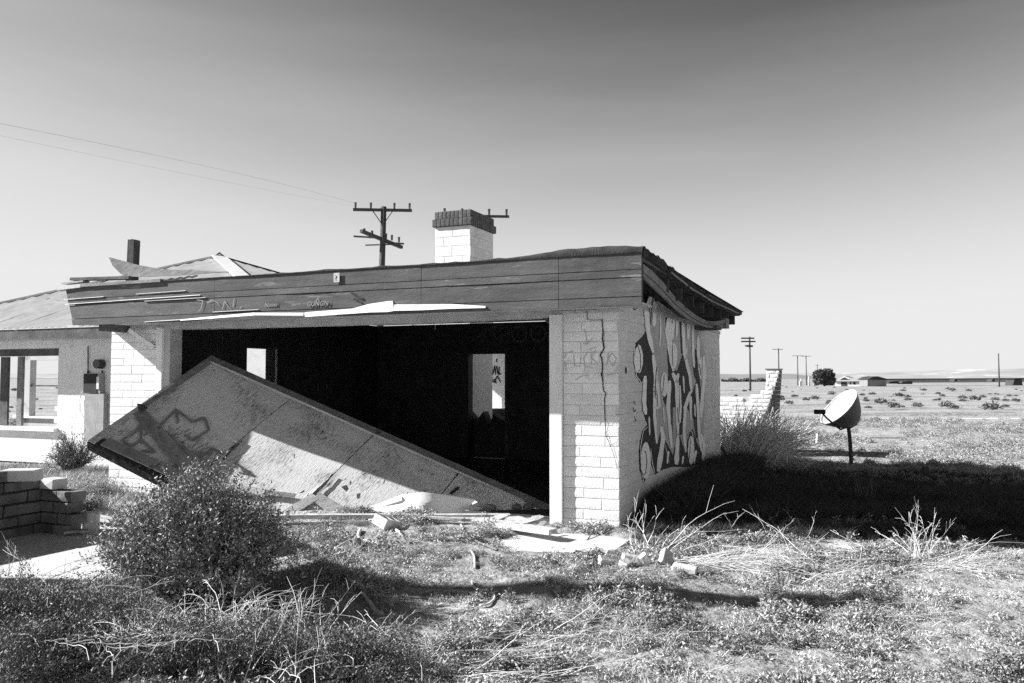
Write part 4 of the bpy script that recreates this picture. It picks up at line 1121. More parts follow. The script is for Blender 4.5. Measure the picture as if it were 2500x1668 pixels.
def block(name, pos, size, rot, m, label, cat, grp=None, hollow=False):
    mb = MB(); a, b, c = size; bv = min(size) * .12
    # chamfered box
    vs = []
    for sx in (-1, 1):
        for sy in (-1, 1):
            for sz in (-1, 1):
                vs += [(sx * (a / 2 - bv), sy * b / 2, sz * (c / 2 - bv) + random.uniform(-.003, .003)), (sx * a / 2, sy * (b / 2 - bv), sz * (c / 2 - bv)), (sx * (a / 2 - bv), sy * (b / 2 - bv), sz * c / 2)]
    import bmesh
    bm = bmesh.new()
    for p in vs: bm.verts.new(p)
    bmesh.ops.convex_hull(bm, input=bm.verts)
    me = bpy.data.meshes.new(name); bm.to_mesh(me); bm.free(); me.materials.append(M[m])
    o = bpy.data.objects.new(name, me); COL.objects.link(o); o.location = pos; o.rotation_euler = rot
    tag(o, label, cat, grp); return o
GB = 'loose white bricks lying in the weeds by the right pillar'
for (u, v, rx, ry, rz, lab, sz) in [(1495, 1358, .2, .5, -.2, 'white brick farthest from the others, nearest the pillar', (.17, .09, .08)), (1478, 1382, .5, .2, .4, 'broken white brick lying below and left of the nearest-to-pillar one', (.16, .09, .09)),
                                    (1540, 1362, .1, .2, .1, 'white brick with a dark underside, second from the left', (.17, .10, .06)), (1528, 1388, .4, -.1, .9, 'small half-buried white brick below the dark-sided one', (.12, .09, .06)),
                                    (1575, 1375, .9, .1, 1.5, 'white brick tilted on end, right of the dark-sided one', (.19, .10, .08)), (1625, 1375, .8, -.5, 1.2, 'greyish slanted brick, rightmost of the row by the pillar', (.20, .11, .08)),
                                    (1672, 1403, .1, .1, -.4, 'flat white stone slab lying alone below the row of bricks', (.22, .12, .05))]:
    p = on_z(u, v, .03); p.z = gh(p.x, p.y) + .03; block('loose_brick', p, tuple(q * .82 for q in sz), (rx, ry, rz), 'stone' if 'grey' not in lab else 'grey_block', lab, 'brick', GB)
# cinder block lying by the planks
p = on_z(945, 1292, .05); p.z = gh(p.x, p.y) + .06
CB = empty('cinder_block', p, .5, 'weathered cinder block tipped up in front of the planks', 'block'); CB.rotation_euler = (.35, .25, 1.1)
mb = MB(); mb.box(-.13, .13, -.08, -.055, -.05, .05).box(-.13, .13, .055, .08, -.05, .05).box(-.13, -.10, -.055, .055, -.05, .05).box(.10, .13, -.055, .055, -.05, .05).box(-.015, .015, -.055, .055, -.05, .05)
mb.build('shell', 'stone', CB)
p = on_z(222, 1300, .0); block('loose_block', (p.x, p.y, .10), (.14, .12, .2), (0, 0, .3), 'grey_block', 'single dark upright block under the pale board behind the bush', 'block')
# white hose-like strip
def curvy(name, pts, r, m, label, cat, grp=None, zoff=.015, r1=None, sides=6):
    P = []
    for (u, v) in pts:
        p = on_z(u, v, .03); p.z = gh(p.x, p.y) + zoff; P.append(p)
    # smooth
    Q = []
    for i in range(len(P) - 1):
        for t in (0, .33, .66):
            a = P[max(0, i - 1)]; b = P[i]; c = P[i + 1]; d = P[min(len(P) - 1, i + 2)]
            Q.append(.5 * ((2 * b) + (-a + c) * t + (2 * a - 5 * b + 4 * c - d) * t * t + (-a + 3 * b - 3 * c + d) * t ** 3))
    Q.append(P[-1]); mb = MB(); mb.tube(Q, r, r1 or r, sides); o = mb.build(name, m, origin=tuple(Q[0]), smooth=True); tag(o, label, cat, grp); return o
curvy('garden_hose', [(880, 1302), (874, 1320), (885, 1332), (898, 1342), (925, 1348), (978, 1349)], .016, 'metal_white', 'white curved hose end lying in front of the cinder block', 'hose')
curvy('garden_hose', [(1152, 1424), (1160, 1436), (1195, 1445), (1208, 1462), (1195, 1475), (1170, 1478)], .008, 'straw', 'thin pale loop of hose lying on the long shadow band', 'hose')
curvy('garden_hose', [(965, 1303), (975, 1312), (980, 1322)], .012, 'metal_white', 'short white bit of hose just below the cinder block', 'hose')
curvy('fallen_branch', [(883, 1462), (905, 1480), (918, 1492), (930, 1502)], .010, 'stem', 'short pale thick stick lying on the bare soil right of the bush', 'branch', r1=.02)
curvy('fallen_branch', [(1280, 1318), (1350, 1328), (1420, 1320), (1450, 1300)], .006, 'bark', 'dark crooked twig lying across the bare concrete by the pillar', 'branch')
curvy('fallen_branch', [(1370, 1370), (1300, 1396), (1240, 1399)], .012, 'bark', 'dark stick lying below the bare concrete patch', 'branch')
curvy('fallen_branch', [(960, 1463), (1000, 1460), (1045, 1462)], .010, 'bark', 'short dark stick lying below the long shadow band', 'branch')
curvy('fallen_branch', [(1110, 1318), (1150, 1325), (1200, 1345), (1215, 1350)], .010, 'bark', 'grey bent branch in front of the raised thick board', 'branch')
curvy('fallen_branch', [(1040, 1315), (1090, 1312), (1130, 1305), (1125, 1290)], .009, 'stem', 'pale bent stick in the weeds right of the cinder block', 'branch')
curvy('fallen_branch', [(1150, 1355), (1158, 1372), (1160, 1392)], .010, 'stem', 'pale upright-lying stick in the weeds above the shadow band', 'branch')
curvy('fallen_branch', [(1405, 1345), (1420, 1338), (1415, 1345), (1400, 1352)], .008, 'bark', 'small dark curled twig on the bare concrete', 'branch')

# ------------------------------------------------------------------ low block wall, bottom left
PW = Wd(0, 0, 0)
lp = on_z(150, 1296); ll = L(lp)
LW = empty('low_block_wall', Wd(ll.x, ll.y, 0), GA, 'low broken wall of rough blocks in the lower left, its near face in shade', 'wall')
mb = MB(); mb.box(-.25, -.09, -2.6, -.02, 0, .50); mb.build('wall_core', 'near_black', LW)
bh_ = .107
def lend(r, h): return (0, 2.62 - (.34 if r >= 5 else (.0 if r >= 4 else .0)))
lay_bricks(LW, (-.05, -2.62, 0), (0, 1, 0), (1, 0, 0), 2.62, 0, bh_ * 5, bh=bh_, depth=.2, mk='shade_block', jt=.012, wob=.010)
lay_bricks(LW, (-.05, -2.62, bh_ * 5), (0, 1, 0), (1, 0, 0), 2.2, 0, bh_, bh=bh_, depth=.2, mk='shade_block', jt=.012, wob=.014)
# return stub to the right
for r in range(5):
    for i in range(2 - (r > 3)):
        me = random.choice(BR['shade_block' if r < 4 else 'grey_block']); o = bpy.data.objects.new('brick', me); COL.objects.link(o); o.parent = LW
        off = 0 if r % 2 else .06
        o.matrix_local = Matrix.Translation((.07 + i * .21 - off + random.uniform(-.01, .01), -.2, r * bh_ + .004)) @ Matrix.Rotation(random.uniform(-.05, .05), 4, 'Z') @ Matrix.Diagonal((.2, .16, bh_ - .01, 1))
o = bpy.data.objects.new('brick', BR['grey_block'][1]); COL.objects.link(o); o.parent = LW
o.matrix_local = Matrix.Translation((.03, -.5, bh_ * 5 + .004)) @ Matrix.Rotation(.5, 4, 'Z') @ Matrix.Diagonal((.3, .18, bh_, 1))

# ------------------------------------------------------------------ ruined wall beyond the garage, right
rp = on_z(1893, 1066); rl = L(rp)
RWALL = empty('ruined_yard_wall', Wd(rl.x, rl.y, 0), GA, 'broken white slump-block wall rising to a tall tapered end behind the straw clump', 'wall')
ztall = on_y(1890, 903, rp.y).z; zlow = on_y(1800, 962, rp.y).z
mb = MB(); mb.box(-4.2, -.62, .03, .2, 0, zlow - .08); mb.build('wall_core', 'joint', RWALL)
rows = int(round(zlow / .108))
def rag(r, h): return (0, 3.65 if r < rows - 2 else (3.4 if r < rows - 1 else 2.2))
lay_bricks(RWALL, (-4.2, 0, 0), (1, 0, 0), (0, -1, 0), 3.65, 0, zlow, bh=.108, depth=.2, ends=rag, wob=.004)
nr = int(round(ztall / .108)); hh = ztall / nr
for r in range(nr):
    t = r / (nr - 1); xe = .04 + .12 * t; xf = xe - .40 * (1 - t) - .03; xs_ = -.62
    if r >= rows: xs_ = -.30 + .1 * t - .12 * (r == rows)
    mids = [xs_, (xs_ + xf) / 2 + (.07 if r % 2 else -.06), xf]
    for a, b in zip(mids, mids[1:]):
        if b - a < .05: continue
        o = bpy.data.objects.new('brick', random.choice(BR['white_block'])); COL.objects.link(o); o.parent = RWALL
        o.matrix_local = Matrix.Translation(((a + b) / 2, random.uniform(-.006, .006), r * hh + .004)) @ Matrix.Diagonal((b - a - .006, .22, hh - .009, 1))
    mb = MB(); mb.slab([(xf, .002 + random.uniform(-.01, .01), r * hh + .003), (xe, .34, r * hh + .003), (xf, .34, r * hh + .003)], (0, 0, 1), hh - .006); mb.build('broken_brick', 'shade_block', RWALL)  # broken end wedges take the darkened block colour for their shaded side
mb = MB(); mb.box(-.23, .19, -.02, .24, ztall, ztall + .03); mb.build('coping', 'darkwood', RWALL)

# ------------------------------------------------------------------ satellite dish
dp = on_z(2079, 1136); dp.z = 0
DI_ = empty('satellite_dish', (dp.x, dp.y, gh(dp.x, dp.y)), 0, 'deep white satellite dish with its back coloured dark for shade on a thin post in the yard', 'satellite dish')
yd = dp.y; ctr = on_y(2047, 995, yd) - dp
bor = Vector((-.746, -.08, .66)).normalized()
R_ = .395; dep = .42
q_ = bor.to_track_quat('Z', 'Y').to_matrix().to_4x4(); q_.translation = ctr
def bowl(mb, r, d, off, k=36, rings=9, flip=False):
    vs = []; 
    for i in range(rings + 1):
        t = i / rings; rr_ = r * math.sin(t * math.pi / 2) ** .95; z = d * ((rr_ / r) ** 2 - 1) + off
        for j in range(k):
            a = 2 * math.pi * j / k; vs.append(q_ @ Vector((rr_ * math.cos(a), rr_ * math.sin(a), z)))
    fs = [(i * k + j, i * k + (j + 1) % k, (i + 1) * k + (j + 1) % k, (i + 1) * k + j) for i in range(rings) for j in range(k)]
    if flip: fs = [f[::-1] for f in fs]
    mb.add(vs, fs)
mb = MB(); bowl(mb, R_, dep, 0); mb.build('dish_face', 'dish', DI_, smooth=True)
mb = MB(); bowl(mb, R_ + .006, dep + .004, -.006, flip=True); mb.build('dish_back', 'dish_back', DI_, smooth=True)
mb = MB(); mb.tube([q_ @ Vector((R_ * math.cos(a), R_ * math.sin(a), 0)) for a in [2 * math.pi * i / 36 for i in range(37)]], .007, .007, 5, cap=False); mb.build('rim', 'dish', DI_, smooth=True)
ptop = on_y(2073, 1042, yd) - dp
mb = MB(); mb.tube([(0, .0, -.1), (ptop.x * .6, 0, .4), (ptop.x, .03, ptop.z)], .034, .032, 12); mb.build('post', 'rust', DI_, smooth=True)
bk = q_ @ Vector((0, 0, -dep)); mb = MB(); mb.beam(ptop + Vector((0, .03, -.02)), bk, .08, .06); mb.build('mount_bracket', 'rust', DI_)
lnb = on_y(2003, 1007, yd - .35) - dp
arm0 = on_y(2052, 1050, yd - .05) - dp; arm1 = on_y(2018, 1022, yd - .30) - dp
mb = MB(); mb.tube([ptop + Vector((0, .0, .0)), arm0, arm1, lnb + Vector((.04, 0, -.03))], .018, .015, 8); mb.build('feed_arm', 'rust', DI_, smooth=True)
mb = MB(); mb.tube([lnb + Vector((-.10, 0, .0)), lnb + Vector((-.085, 0, .0)), lnb + Vector((.06, 0, 0)), lnb + Vector((.075, .0, 0))], .042, .04, 12); mb.build('receiver_head', 'black', DI_, smooth=True)

# ------------------------------------------------------------------ bent pipe, stakes
p = on_z(1772, 1150); PP = empty('bent_pipe', (p.x, p.y, 0), 0, 'rusty pipe with a bent-over top by the far end of the side wall', 'pipe')
a = on_y(1772, 1150, p.y); h_ = on_y(1772, 1103, p.y).z; dx = (1772 - 1762) / FPX * p.y
mb = MB(); mb.tube([(0, 0, -.05), (0, 0, h_ - .04), (-.015, 0, h_), (-dx, .0, h_ + .07)], .022, .022, 8); mb.build('pipe_body', 'rust', PP, smooth=True)
p = on_z(2260, 1172); mb = MB(); mb.box(-.035, .035, -.03, .03, -.05, .20); o = mb.build('short_stake', 'rust'); o.location = p; tag(o, 'short dark wooden stake at the far edge of the building shadow', 'stake')
p = on_z(2000, 1082); mb = MB(); mb.slab([(-.07, -.05, 0), (.07, -.05, 0), (.06, -.05, .2), (-.05, -.05, .22)], (0, 1, 0), .1); o = mb.build('boundary_stone', 'stone'); o.location = p; tag(o, 'small pale stone block standing on the plain left of the dish', 'stone')

# ------------------------------------------------------------------ utility poles
def upole(px, vtop, depth, vbase=None, rad=.14, arms=(), lean=0.0, label='', group=None, ins=True, brace=True):
    ub, x = px, (px - 1250) / FPX * depth
    zt = on_y(px, vtop, depth).z
    P = empty('utility_pole', (x, depth, -.1), 0, label, 'utility pole', group)
    mb = MB(); mb.tube([(0, 0, 0), (lean * .5, 0, zt * .5), (lean, 0, zt + .1)], rad, rad * .72, 10); mb.build('shaft', 'pole', P, smooth=True)
    for (v, u0, u1, dyaw, w) in arms:
        z = on_y(px, v, depth).z + .1
        xa = (u0 - px) / FPX * depth + lean * 0; xb = (u1 - px) / FPX * depth
        mb = MB(); a = Vector((xa, -dyaw, z)); b = Vector((xb, dyaw, z)); mb.beam(a, b, w, w); arm = mb.build('crossarm', 'pole', P)
        if ins:
            for t in (.04, .3, .7, .96):
                c = a + (b - a) * t; mb = MB(); mb.tube([c + Vector((0, 0, w / 2)), c + Vector((0, 0, w * .5 + .14)), c + Vector((0, 0, w * .5 + .26))], .045, .06, 6); mb.build('insulator', 'porcelain', arm)
        if brace:
            mb = MB(); mb.tube([a + (b - a) * .32, (lean * .9, -.1, z - .7)], .022, .022, 4); mb.tube([a + (b - a) * .68, (lean * .9, -.1, z - .7)], .022, .022, 4); mb.build('arm_brace', 'rust', P)
    return P
UPY = 36.0
up = upole(922, 505, UPY, arms=[(513, 860, 1003, .1, .12)], lean=.22, rad=.17, label='nearest utility pole, above the garage roof left of the chimney')
# lower perpendicular arm with hardware
z = on_y(922, 587, UPY).z + .1
mb = MB(); mb.beam((-.55, -1.2, z + .2), (.85, 1.3, z - .1), .14, .14); la_ = mb.build('crossarm', 'pole', up)
mb = MB(); mb.beam((-1.1, 0, z + .18), (-.1, -.1, z + .10), .07, .07).beam((.2, .1, z - .08), (1.1, .2, z - .12), .07, .07).beam((-.6, .1, z - .2), (.7, .1, z - .16), .05, .05); mb.build('arm_bracket', 'pole', up)
for (x_, y_) in [(-.45, -1), (-.2, -.5), (.5, .6), (.75, 1.1), (.3, .2)]:
    mb = MB(); mb.tube([(x_, y_, z + .1), (x_, y_, z + .34)], .05, .06, 6); mb.build('insulator', 'porcelain', la_)
up2 = upole(1160, 520, 34.0, arms=[(528, 1078, 1243, .1, .10)], rad=.15, label='second utility pole standing hidden behind the brick chimney', brace=False)
upole(1831, 822, 105, arms=[(826, 1810, 1842, 0, .18), (834, 1810, 1845, 0, .18), (845, 1818, 1840, .6, .25)], rad=.13, label='tallest utility pole on the plain, just right of the garage wall', ins=False, brace=False)
GPn = 'distant utility poles receding beyond the ruined wall'
upole(1901, 851, 150, arms=[(853, 1886, 1912, 0, .10)], rad=.13, label='utility pole rising behind the tall end of the ruined wall', group=GPn, ins=False, brace=False)
upole(1947, 868, 190, arms=[(869, 1934, 1962, 0, .10)], rad=.13, label='left pole of the far pair between ruined wall and round tree', group=GPn, ins=False, brace=False)
upole(1968, 868, 200, arms=[(870, 1957, 1980, 0, .10)], rad=.13, label='right pole of the far pair between ruined wall and round tree', group=GPn, ins=False, brace=False)
upole(1995, 890, 260, arms=[(892, 1990, 2000, 0, .10)], rad=.13, label='faintest far pole just left of the round tree top', group=GPn, ins=False, brace=False)
upole(2438, 863, 160, arms=[], rad=.15, label='thin bare pole without arms near the right edge of the plain', ins=False, brace=False)
# pole off to the left whose shadow crosses the foreground, with the service wire that comes over the roof
op_ = empty('utility_pole', (-9.9, 6.52, -.1), 0, 'weathered pole left of the picture that throws the long thin shadow across the weeds', 'utility pole')
mb = MB(); mb.tube([(0, 0, 0), (0, 0, 7.3)], .21, .17, 12); mb.build('shaft', 'pole', op_, smooth=True)
def wire(a, b, sag, r, label):
    a = Vector(a); b = Vector(b); P = []
    for i in range(25):
        t = i / 24; p = a + (b - a) * t; p.z -= sag * 4 * t * (1 - t); P.append(p)
    mb = MB(); mb.tube(P, r, r, 4, cap=False); o = mb.build('overhead_wire', 'wire', origin=tuple(a)); tag(o, label, 'wire', 'overhead wires over the garage roof'); return o
pa = on_y(868, 497, UPY); pb = on_y(-60, 290, 15)
wire(pa, pb, -.12, .0030, 'upper thin wire sloping from the pole by the chimney to the left edge')
wire(pa + Vector((.0, 0, -.12)), pb + Vector((0, 0, -.22)), .05, .0018, 'lower faint wire just under the upper one, from pole to left edge')

# ------------------------------------------------------------------ vegetation helpers
def leaf_quads(P, size, rs, up=.4, elong=1.6):
    """numpy: small leaf faces at points P -> verts (n*4,3)"""
    n = len(P)
    d = rs.normal(size=(n, 3)); d[:, 2] = np.abs(d[:, 2]) * up + .1; d /= np.linalg.norm(d, axis=1)[:, None]
    e = rs.normal(size=(n, 3)); e -= (e * d).sum(1)[:, None] * d; e /= np.linalg.norm(e, axis=1)[:, None]
    s = size * rs.uniform(.6, 1.3, n)[:, None]
    a = P - e * s * .30; b = P + d * s * elong * .5 - e * s * .35 * 0; c = P + d * s * elong; dd_ = P + e * s * .30 + d * s * .4; a2 = P - e * s * .30 + d * s * .4
    V = np.stack([P, dd_, c, a2], 1).reshape(-1, 3)
    return V
def np_mesh(name, V, F4, m, parent=None, loc=None, extra=None):
    """V verts, F4 quads array; extra: MB added with second material"""
    me = bpy.data.meshes.new(name)
    nv, nf = len(V), len(F4)
    ev, ef = ([], [])
    if extra is not None and extra.v: ev, ef = extra.v, extra.f
    me.vertices.add(nv + len(ev)); co = np.concatenate([V, np.array(ev).reshape(-1, 3)]) if len(ev) else V
    me.vertices.foreach_set('co', co.astype(np.float32).ravel())
    lens = [4] * nf + [len(f) for f in ef]
    loops = np.concatenate([F4.ravel(), np.array([i + nv for f in ef for i in f], dtype=np.int64)]) if ef else F4.ravel()
    me.loops.add(len(loops)); me.loops.foreach_set('vertex_index', loops.astype(np.int32))
    me.polygons.add(len(lens)); st = np.concatenate([[0], np.cumsum(lens)[:-1]]).astype(np.int32)
    me.polygons.foreach_set('loop_start', st); me.polygons.foreach_set('loop_total', np.array(lens, dtype=np.int32))
    ms = m if isinstance(m, (list, tuple)) else [m]
    for q in ms: me.materials.append(M[q])
    if ef: me.polygons.foreach_set('material_index', np.array([0] * nf + [1 if len(ms) > 1 else 0] * len(ef), dtype=np.int32))
    me.update(calc_edges=True); me.validate()
    o = bpy.data.objects.new(name, me)
    if parent is not None or loc is not None: COL.objects.link(o)
    if parent is not None: o.parent = parent
    if loc is not None: o.location = loc
    return o
def quads(n): return np.arange(n * 4).reshape(n, 4)

def shrub(name, loc, rx, ry, h, stems, leaves, lsize, ml, mbk, label, cat='shrub', group=None, seed=1, twig=.004, base=.12, lean=(0, 0), bare=0.0):
    rr = random.Random(seed); rs = np.random.RandomState(seed)
    root = empty(name, loc, 0, label, cat, group)
    mb = MB(); nodes = []
    for i in range(stems):
        a = rr.uniform(0, 2 * math.pi); q = rr.random() ** .6; tx = rx * q * math.cos(a); ty = ry * q * math.sin(a)
        tz = h * math.sqrt(max(0.08, 1 - .85 * q * q)) * (rr.uniform(.7, 1.02) if rr.random() < .9 else rr.uniform(1.02, 1.18))
        b0 = Vector((rr.uniform(-base, base), rr.uniform(-base, base), -.02)); e = Vector((tx + lean[0], ty + lean[1], tz))
        c1 = b0 + (e - b0) * .45 + Vector((rr.gauss(0, .05), rr.gauss(0, .05), .12 * h))
        P = []
        for k in range(9):
            t = k / 8; P.append(b0 * (1 - t) ** 2 + c1 * 2 * t * (1 - t) + e * t * t + Vector((rr.gauss(0, .01), rr.gauss(0, .01), rr.gauss(0, .008))))
        mb.tube(P, twig * 1.6, twig * .5, 3, cap=False)
        for k in range(3, 9):
            nodes.append((P[k], (P[k] - P[k - 1]).normalized(), k / 8))
            for w in range(2):
                d = (P[k] - P[k - 1]).normalized() + Vector((rr.gauss(0, .8), rr.gauss(0, .8), rr.gauss(.25, .5))); d.normalize()
                ln = rr.uniform(.05, .14) * (h / .8 + .4) * .7
                p1 = P[k] + d * ln * .5 + Vector((0, 0, .01)); p2 = P[k] + d * ln
                mb.tube([P[k], p1, p2], twig * .5, twig * .25, 3, cap=False)
                nodes.append((p1, d, k / 8)); nodes.append((p2, d, k / 8 + .1))
                if rr.random() < .5:
                    d2 = (d + Vector((rr.gauss(0, .6), rr.gauss(0, .6), rr.gauss(.2, .4)))).normalized(); p3 = p2 + d2 * ln * .7
                    mb.tube([p2, p3], twig * .35, twig * .2, 3, cap=False); nodes.append((p3, d2, 1))
    mb.build('branches', mbk, root)
    if leaves:
        pts = np.array([tuple(n_[0]) for n_ in nodes]); wts = np.array([.25 + n_[2] for n_ in nodes]); wts /= wts.sum()
        idx = rs.choice(len(pts), leaves, p=wts)
        P = pts[idx] + rs.normal(0, .022, (leaves, 3)); P = P[P[:, 2] > .0]
        V = leaf_quads(P, lsize, rs, up=.9)
        np_mesh('foliage', V, quads(len(P)), ml, parent=root)
    return root

def stems(name, base_uv, n, length, dirs, label, cat='dry stems', group=None, r=.003, m='straw', seed=1, spread=.12, curl=.4, z0=None, side=2, flat=False):
    """fan of dry bleached stems rooted round one point"""
    rr = random.Random(seed)
    p = base_uv if isinstance(base_uv, Vector) else on_z(*base_uv, .03); p = p.copy(); p.z = gh(p.x, p.y)
    mb = MB()
    for i in range(n):
        a = rr.uniform(*dirs[0]); el = rr.uniform(*dirs[1]); ln = length * rr.uniform(.5, 1.1)
        d = Vector((math.cos(a) * math.cos(el), math.sin(a) * math.cos(el), math.sin(el)))
        o = Vector((rr.gauss(0, spread), rr.gauss(0, spread), 0)); P = [o]; k = 8; q = o.copy()
        w = Vector((rr.gauss(0, .1), rr.gauss(0, .1), 0))
        for j in range(k):
            d = (d + Vector((0, 0, -curl / k)) + w * .25 + Vector((rr.gauss(0, .11), rr.gauss(0, .11), rr.gauss(0, .09)))).normalized()
            q = q + d * ln / k
            gz = gh(p.x + q.x, p.y + q.y) - p.z + .02
            if q.z < gz: q.z = gz + rr.uniform(0, .02); d.z = abs(d.z) * .2
            P.append(q.copy())
        mb.tube(P, r, r * .4, 3, cap=False)
        for s_ in range(side):
            j = rr.randint(3, k - 1); dd2 = (P[j] - P[j - 1]).normalized() + Vector((rr.gauss(0, .5), rr.gauss(0, .5), rr.gauss(.1, .4))); dd2.normalize()
            e = P[j] + dd2 * ln * rr.uniform(.1, .3); mb.tube([P[j], (P[j] + e) / 2 + Vector((0, 0, .01)), e], r * .5, r * .3, 3, cap=False)
    ob = mb.build(name, m); ob.location = p; tag(ob, label, cat, group); return ob

# ------------------------------------------------------------------ big shrub and its neighbours
def at(u, v): 
    p = on_z(u, v, .02); return Vector((p.x, p.y, gh(p.x, p.y)))
p = on_z(480, 1500); shrub('saltbush', (p.x, p.y, 0), .60, .50, .80, 260, 62000, .0155, 'shrub', 'bark', 'large dense leafy round bush in the lower left in front of the fallen door', 'bush', seed=3, twig=.004)
GS = 'low twiggy shrubs in the lower left corner'
for i, (u, v, rx, h, n, lv, lab) in enumerate([
        (220, 1600, .42, .38, 90, 18000, 'low twiggy shrub directly below and left of the big bush'),
        (30, 1600, .36, .40, 70, 13500, 'dark low shrub cut by the left edge of the picture'),
        (60, 1668, .40, .26, 60, 9750, 'low shrub in the very bottom left corner'),
        (430, 1640, .42, .26, 70, 11250, 'low shrub at the foot of the big bush, behind the straw tangle'),
        (660, 1640, .45, .30, 80, 10500, 'wispy low shrub below the right side of the big bush'),
        (860, 1650, .40, .22, 70, 6750, 'sparse low shrub farthest right in the lower left thicket')]):
    p = at(u, v); shrub('low_shrub', p, rx, rx * .8, h, n, int(lv * (1.1 if i % 2 else .7)), .0105, 'shrub2', 'bark', lab, 'bush', GS, seed=20 + i, twig=.0024, base=.25)
p = at(690, 1500); shrub('low_shrub', p, .28, .25, .22, 50, 2500, .007, 'shrub2', 'bark', 'thin low shrub on the right flank of the big bush', 'bush', GS, seed=41, twig=.003, base=.15)
# far small plants by the annex wall
p = on_z(175, 1155); shrub('tumbleweed', (p.x, p.y, 0), .42, .3, .55, 90, 3000, .018, 'shrub2', 'bark', 'dark tangled weed growing below the window of the house', 'weed', seed=50, twig=.006)
p = on_z(235, 1215); shrub('weed_clump', (p.x, p.y, 0), .34, .3, .26, 60, 3500, .014, 'weed_dry', 'stem', 'pale leafy weed between the low block wall and the fallen door', 'weed', seed=51, twig=.004)
p = on_z(190, 1262); shrub('weed_clump', (p.x, p.y, 0), .3, .25, .2, 50, 3500, .014, 'shrub2', 'bark', 'dark low weed just right of the low block wall', 'weed', seed=52, twig=.004)
# dry stems
GD = 'bleached dry stems lying over the weeds'
TAU = 2 * math.pi
def lift(o, z): o.location.z += z
lift(stems('dry_stems', (560, 1610), 60, .5, ((.2, 2.9), (.2, 1.2)), 'dense pale straw tangle at the bottom, below the big bush', group=GD, seed=60, spread=.13, curl=1.6, r=.0026), .16)
lift(stems('dry_stems', (350, 1640), 130, .36, ((0, 3.1), (.1, 1.1)), 'bright straw mound at the bottom edge left of centre', group=GD, seed=61, spread=.2, curl=1.8, r=.0022), .20)
lift(stems('dry_stems', (700, 1650), 60, .36, ((.8, 2.5), (.5, 1.3)), 'upright pale twigs at the bottom edge right of the straw tangle', group=GD, seed=62, spread=.2, curl=.5, r=.0022), .12)
lift(stems('dry_stems', (880, 1640), 22, .4, ((-.2, 2.9), (.2, .9)), 'long crossing pale twigs in the dark patch at bottom centre', group=GD, seed=63, spread=.2, curl=.6, r=.0025), .08)
lift(stems('dry_stems', (370, 1500), 5, .34, ((-.5, .3), (.0, .35)), 'forked white dead branch across the front of the big bush', group=GD, seed=64, spread=.02, curl=.2, r=.005, side=5), .36)
lift(stems('dry_stems', (60, 1560), 22, .42, ((.3, 2.8), (.3, 1.2)), 'thin pale twigs standing in front of the left edge shrub', group=GD, seed=65, spread=.14, curl=.6, r=.0018), .18)
stems('dry_stems', (30, 1400), 5, .34, ((1.2, 2.0), (1.0, 1.5)), 'upright thorny stems against the shadow at the left edge', group=GD, seed=66, spread=.06, curl=.1, r=.003, side=4)
stems('dry_stems', (150, 1440), 14, .6, ((-.3, .8), (.2, .9)), 'thin arching dark twigs over the bare concrete at left', group=GD, seed=67, spread=.15, curl=.9, r=.0018, m='bark')
lift(stems('dry_stems', (230, 1560), 16, .45, ((-.3, 2.6), (.1, .8)), 'loose pale twigs lying over the low shrub left of the big bush', group=GD, seed=84, spread=.2, curl=.7, r=.002), .28)
stems('dry_stems', (1560, 1330), 14, .5, ((.2, 2.6), (.5, 1.3)), 'spiky pale stems at the right pillar foot', group=GD, seed=68, spread=.12, curl=.1, r=.0035)
stems('dry_stems', (1620, 1340), 5, .95, ((.1, .6), (.35, .8)), 'long pale stems arching up over the dark grass right of the pillar', group=GD, seed=69, spread=.05, curl=.6, r=.0035)
stems('dry_stems', (1700, 1372), 60, 1.05, ((-.55, .1), (.0, .35)), 'long straw swath combed to the right below the shadow edge', group=GD, seed=70, spread=.08, curl=.5, r=.0035)
stems('dry_stems', (1980, 1400), 50, .8, ((-.3, 2.6), (.05, .5)), 'second straw swath, between the first and the upright dead weed', group=GD, seed=71, spread=.15, curl=.6, r=.003)
stems('dead_weed', (2240, 1365), 15, .46, ((.4, 2.8), (.6, 1.5)), 'upright branching dead weed standing against the building shadow', group=GD, seed=72, spread=.06, curl=.25, r=.0026, side=5)
stems('dead_weed', (2130, 1345), 10, .3, ((1.5, 3.4), (.3, .9)), 'smaller crooked dead weed left of the upright one', group=GD, seed=73, spread=.08, curl=.2, r=.004, side=4)
stems('dry_stems', (2250, 1380), 60, .85, ((-.7, .2), (.0, .4)), 'straw swath trailing right from the upright dead weed', group=GD, seed=74, spread=.12, curl=.5, r=.003)
stems('dry_stems', (2100, 1470), 30, .5, ((-.6, .3), (.0, .3)), 'thin straw wisps below the end of the long shadow', group=GD, seed=75, spread=.25, curl=.5, r=.0022)
stems('dry_stems', (1890, 1525), 5, .55, ((-.5, -.2), (.0, .2)), 'few straight straws lying in the weeds lower right', group=GD, seed=76, spread=.1, curl=.3, r=.003)
stems('dry_stems', (1180, 1600), 46, .5, ((-.4, .9), (.0, .5)), 'pale flattened straw at the bottom, right of centre', group=GD, seed=77, spread=.2, curl=.6, r=.0028)
stems('dry_stems', (1130, 1640), 46, .5, ((-.2, .5), (.0, .3)), 'straw bundle lying at the bottom edge, right of the dark patch', group=GD, seed=78, spread=.18, curl=.6, r=.0028)
stems('dry_stems', (1800, 1610), 6, .4, ((-.4, .3), (.0, .2)), 'few loose straws at the bottom of the weeds', group=GD, seed=79, spread=.3, curl=.3, r=.0025)
stems('dry_stems', (820, 1390), 8, .35, ((.4, 1.4), (.1, .7)), 'curved straw blades beside the long shadow right of the bush', group=GD, seed=80, spread=.1, curl=.5, r=.0025)
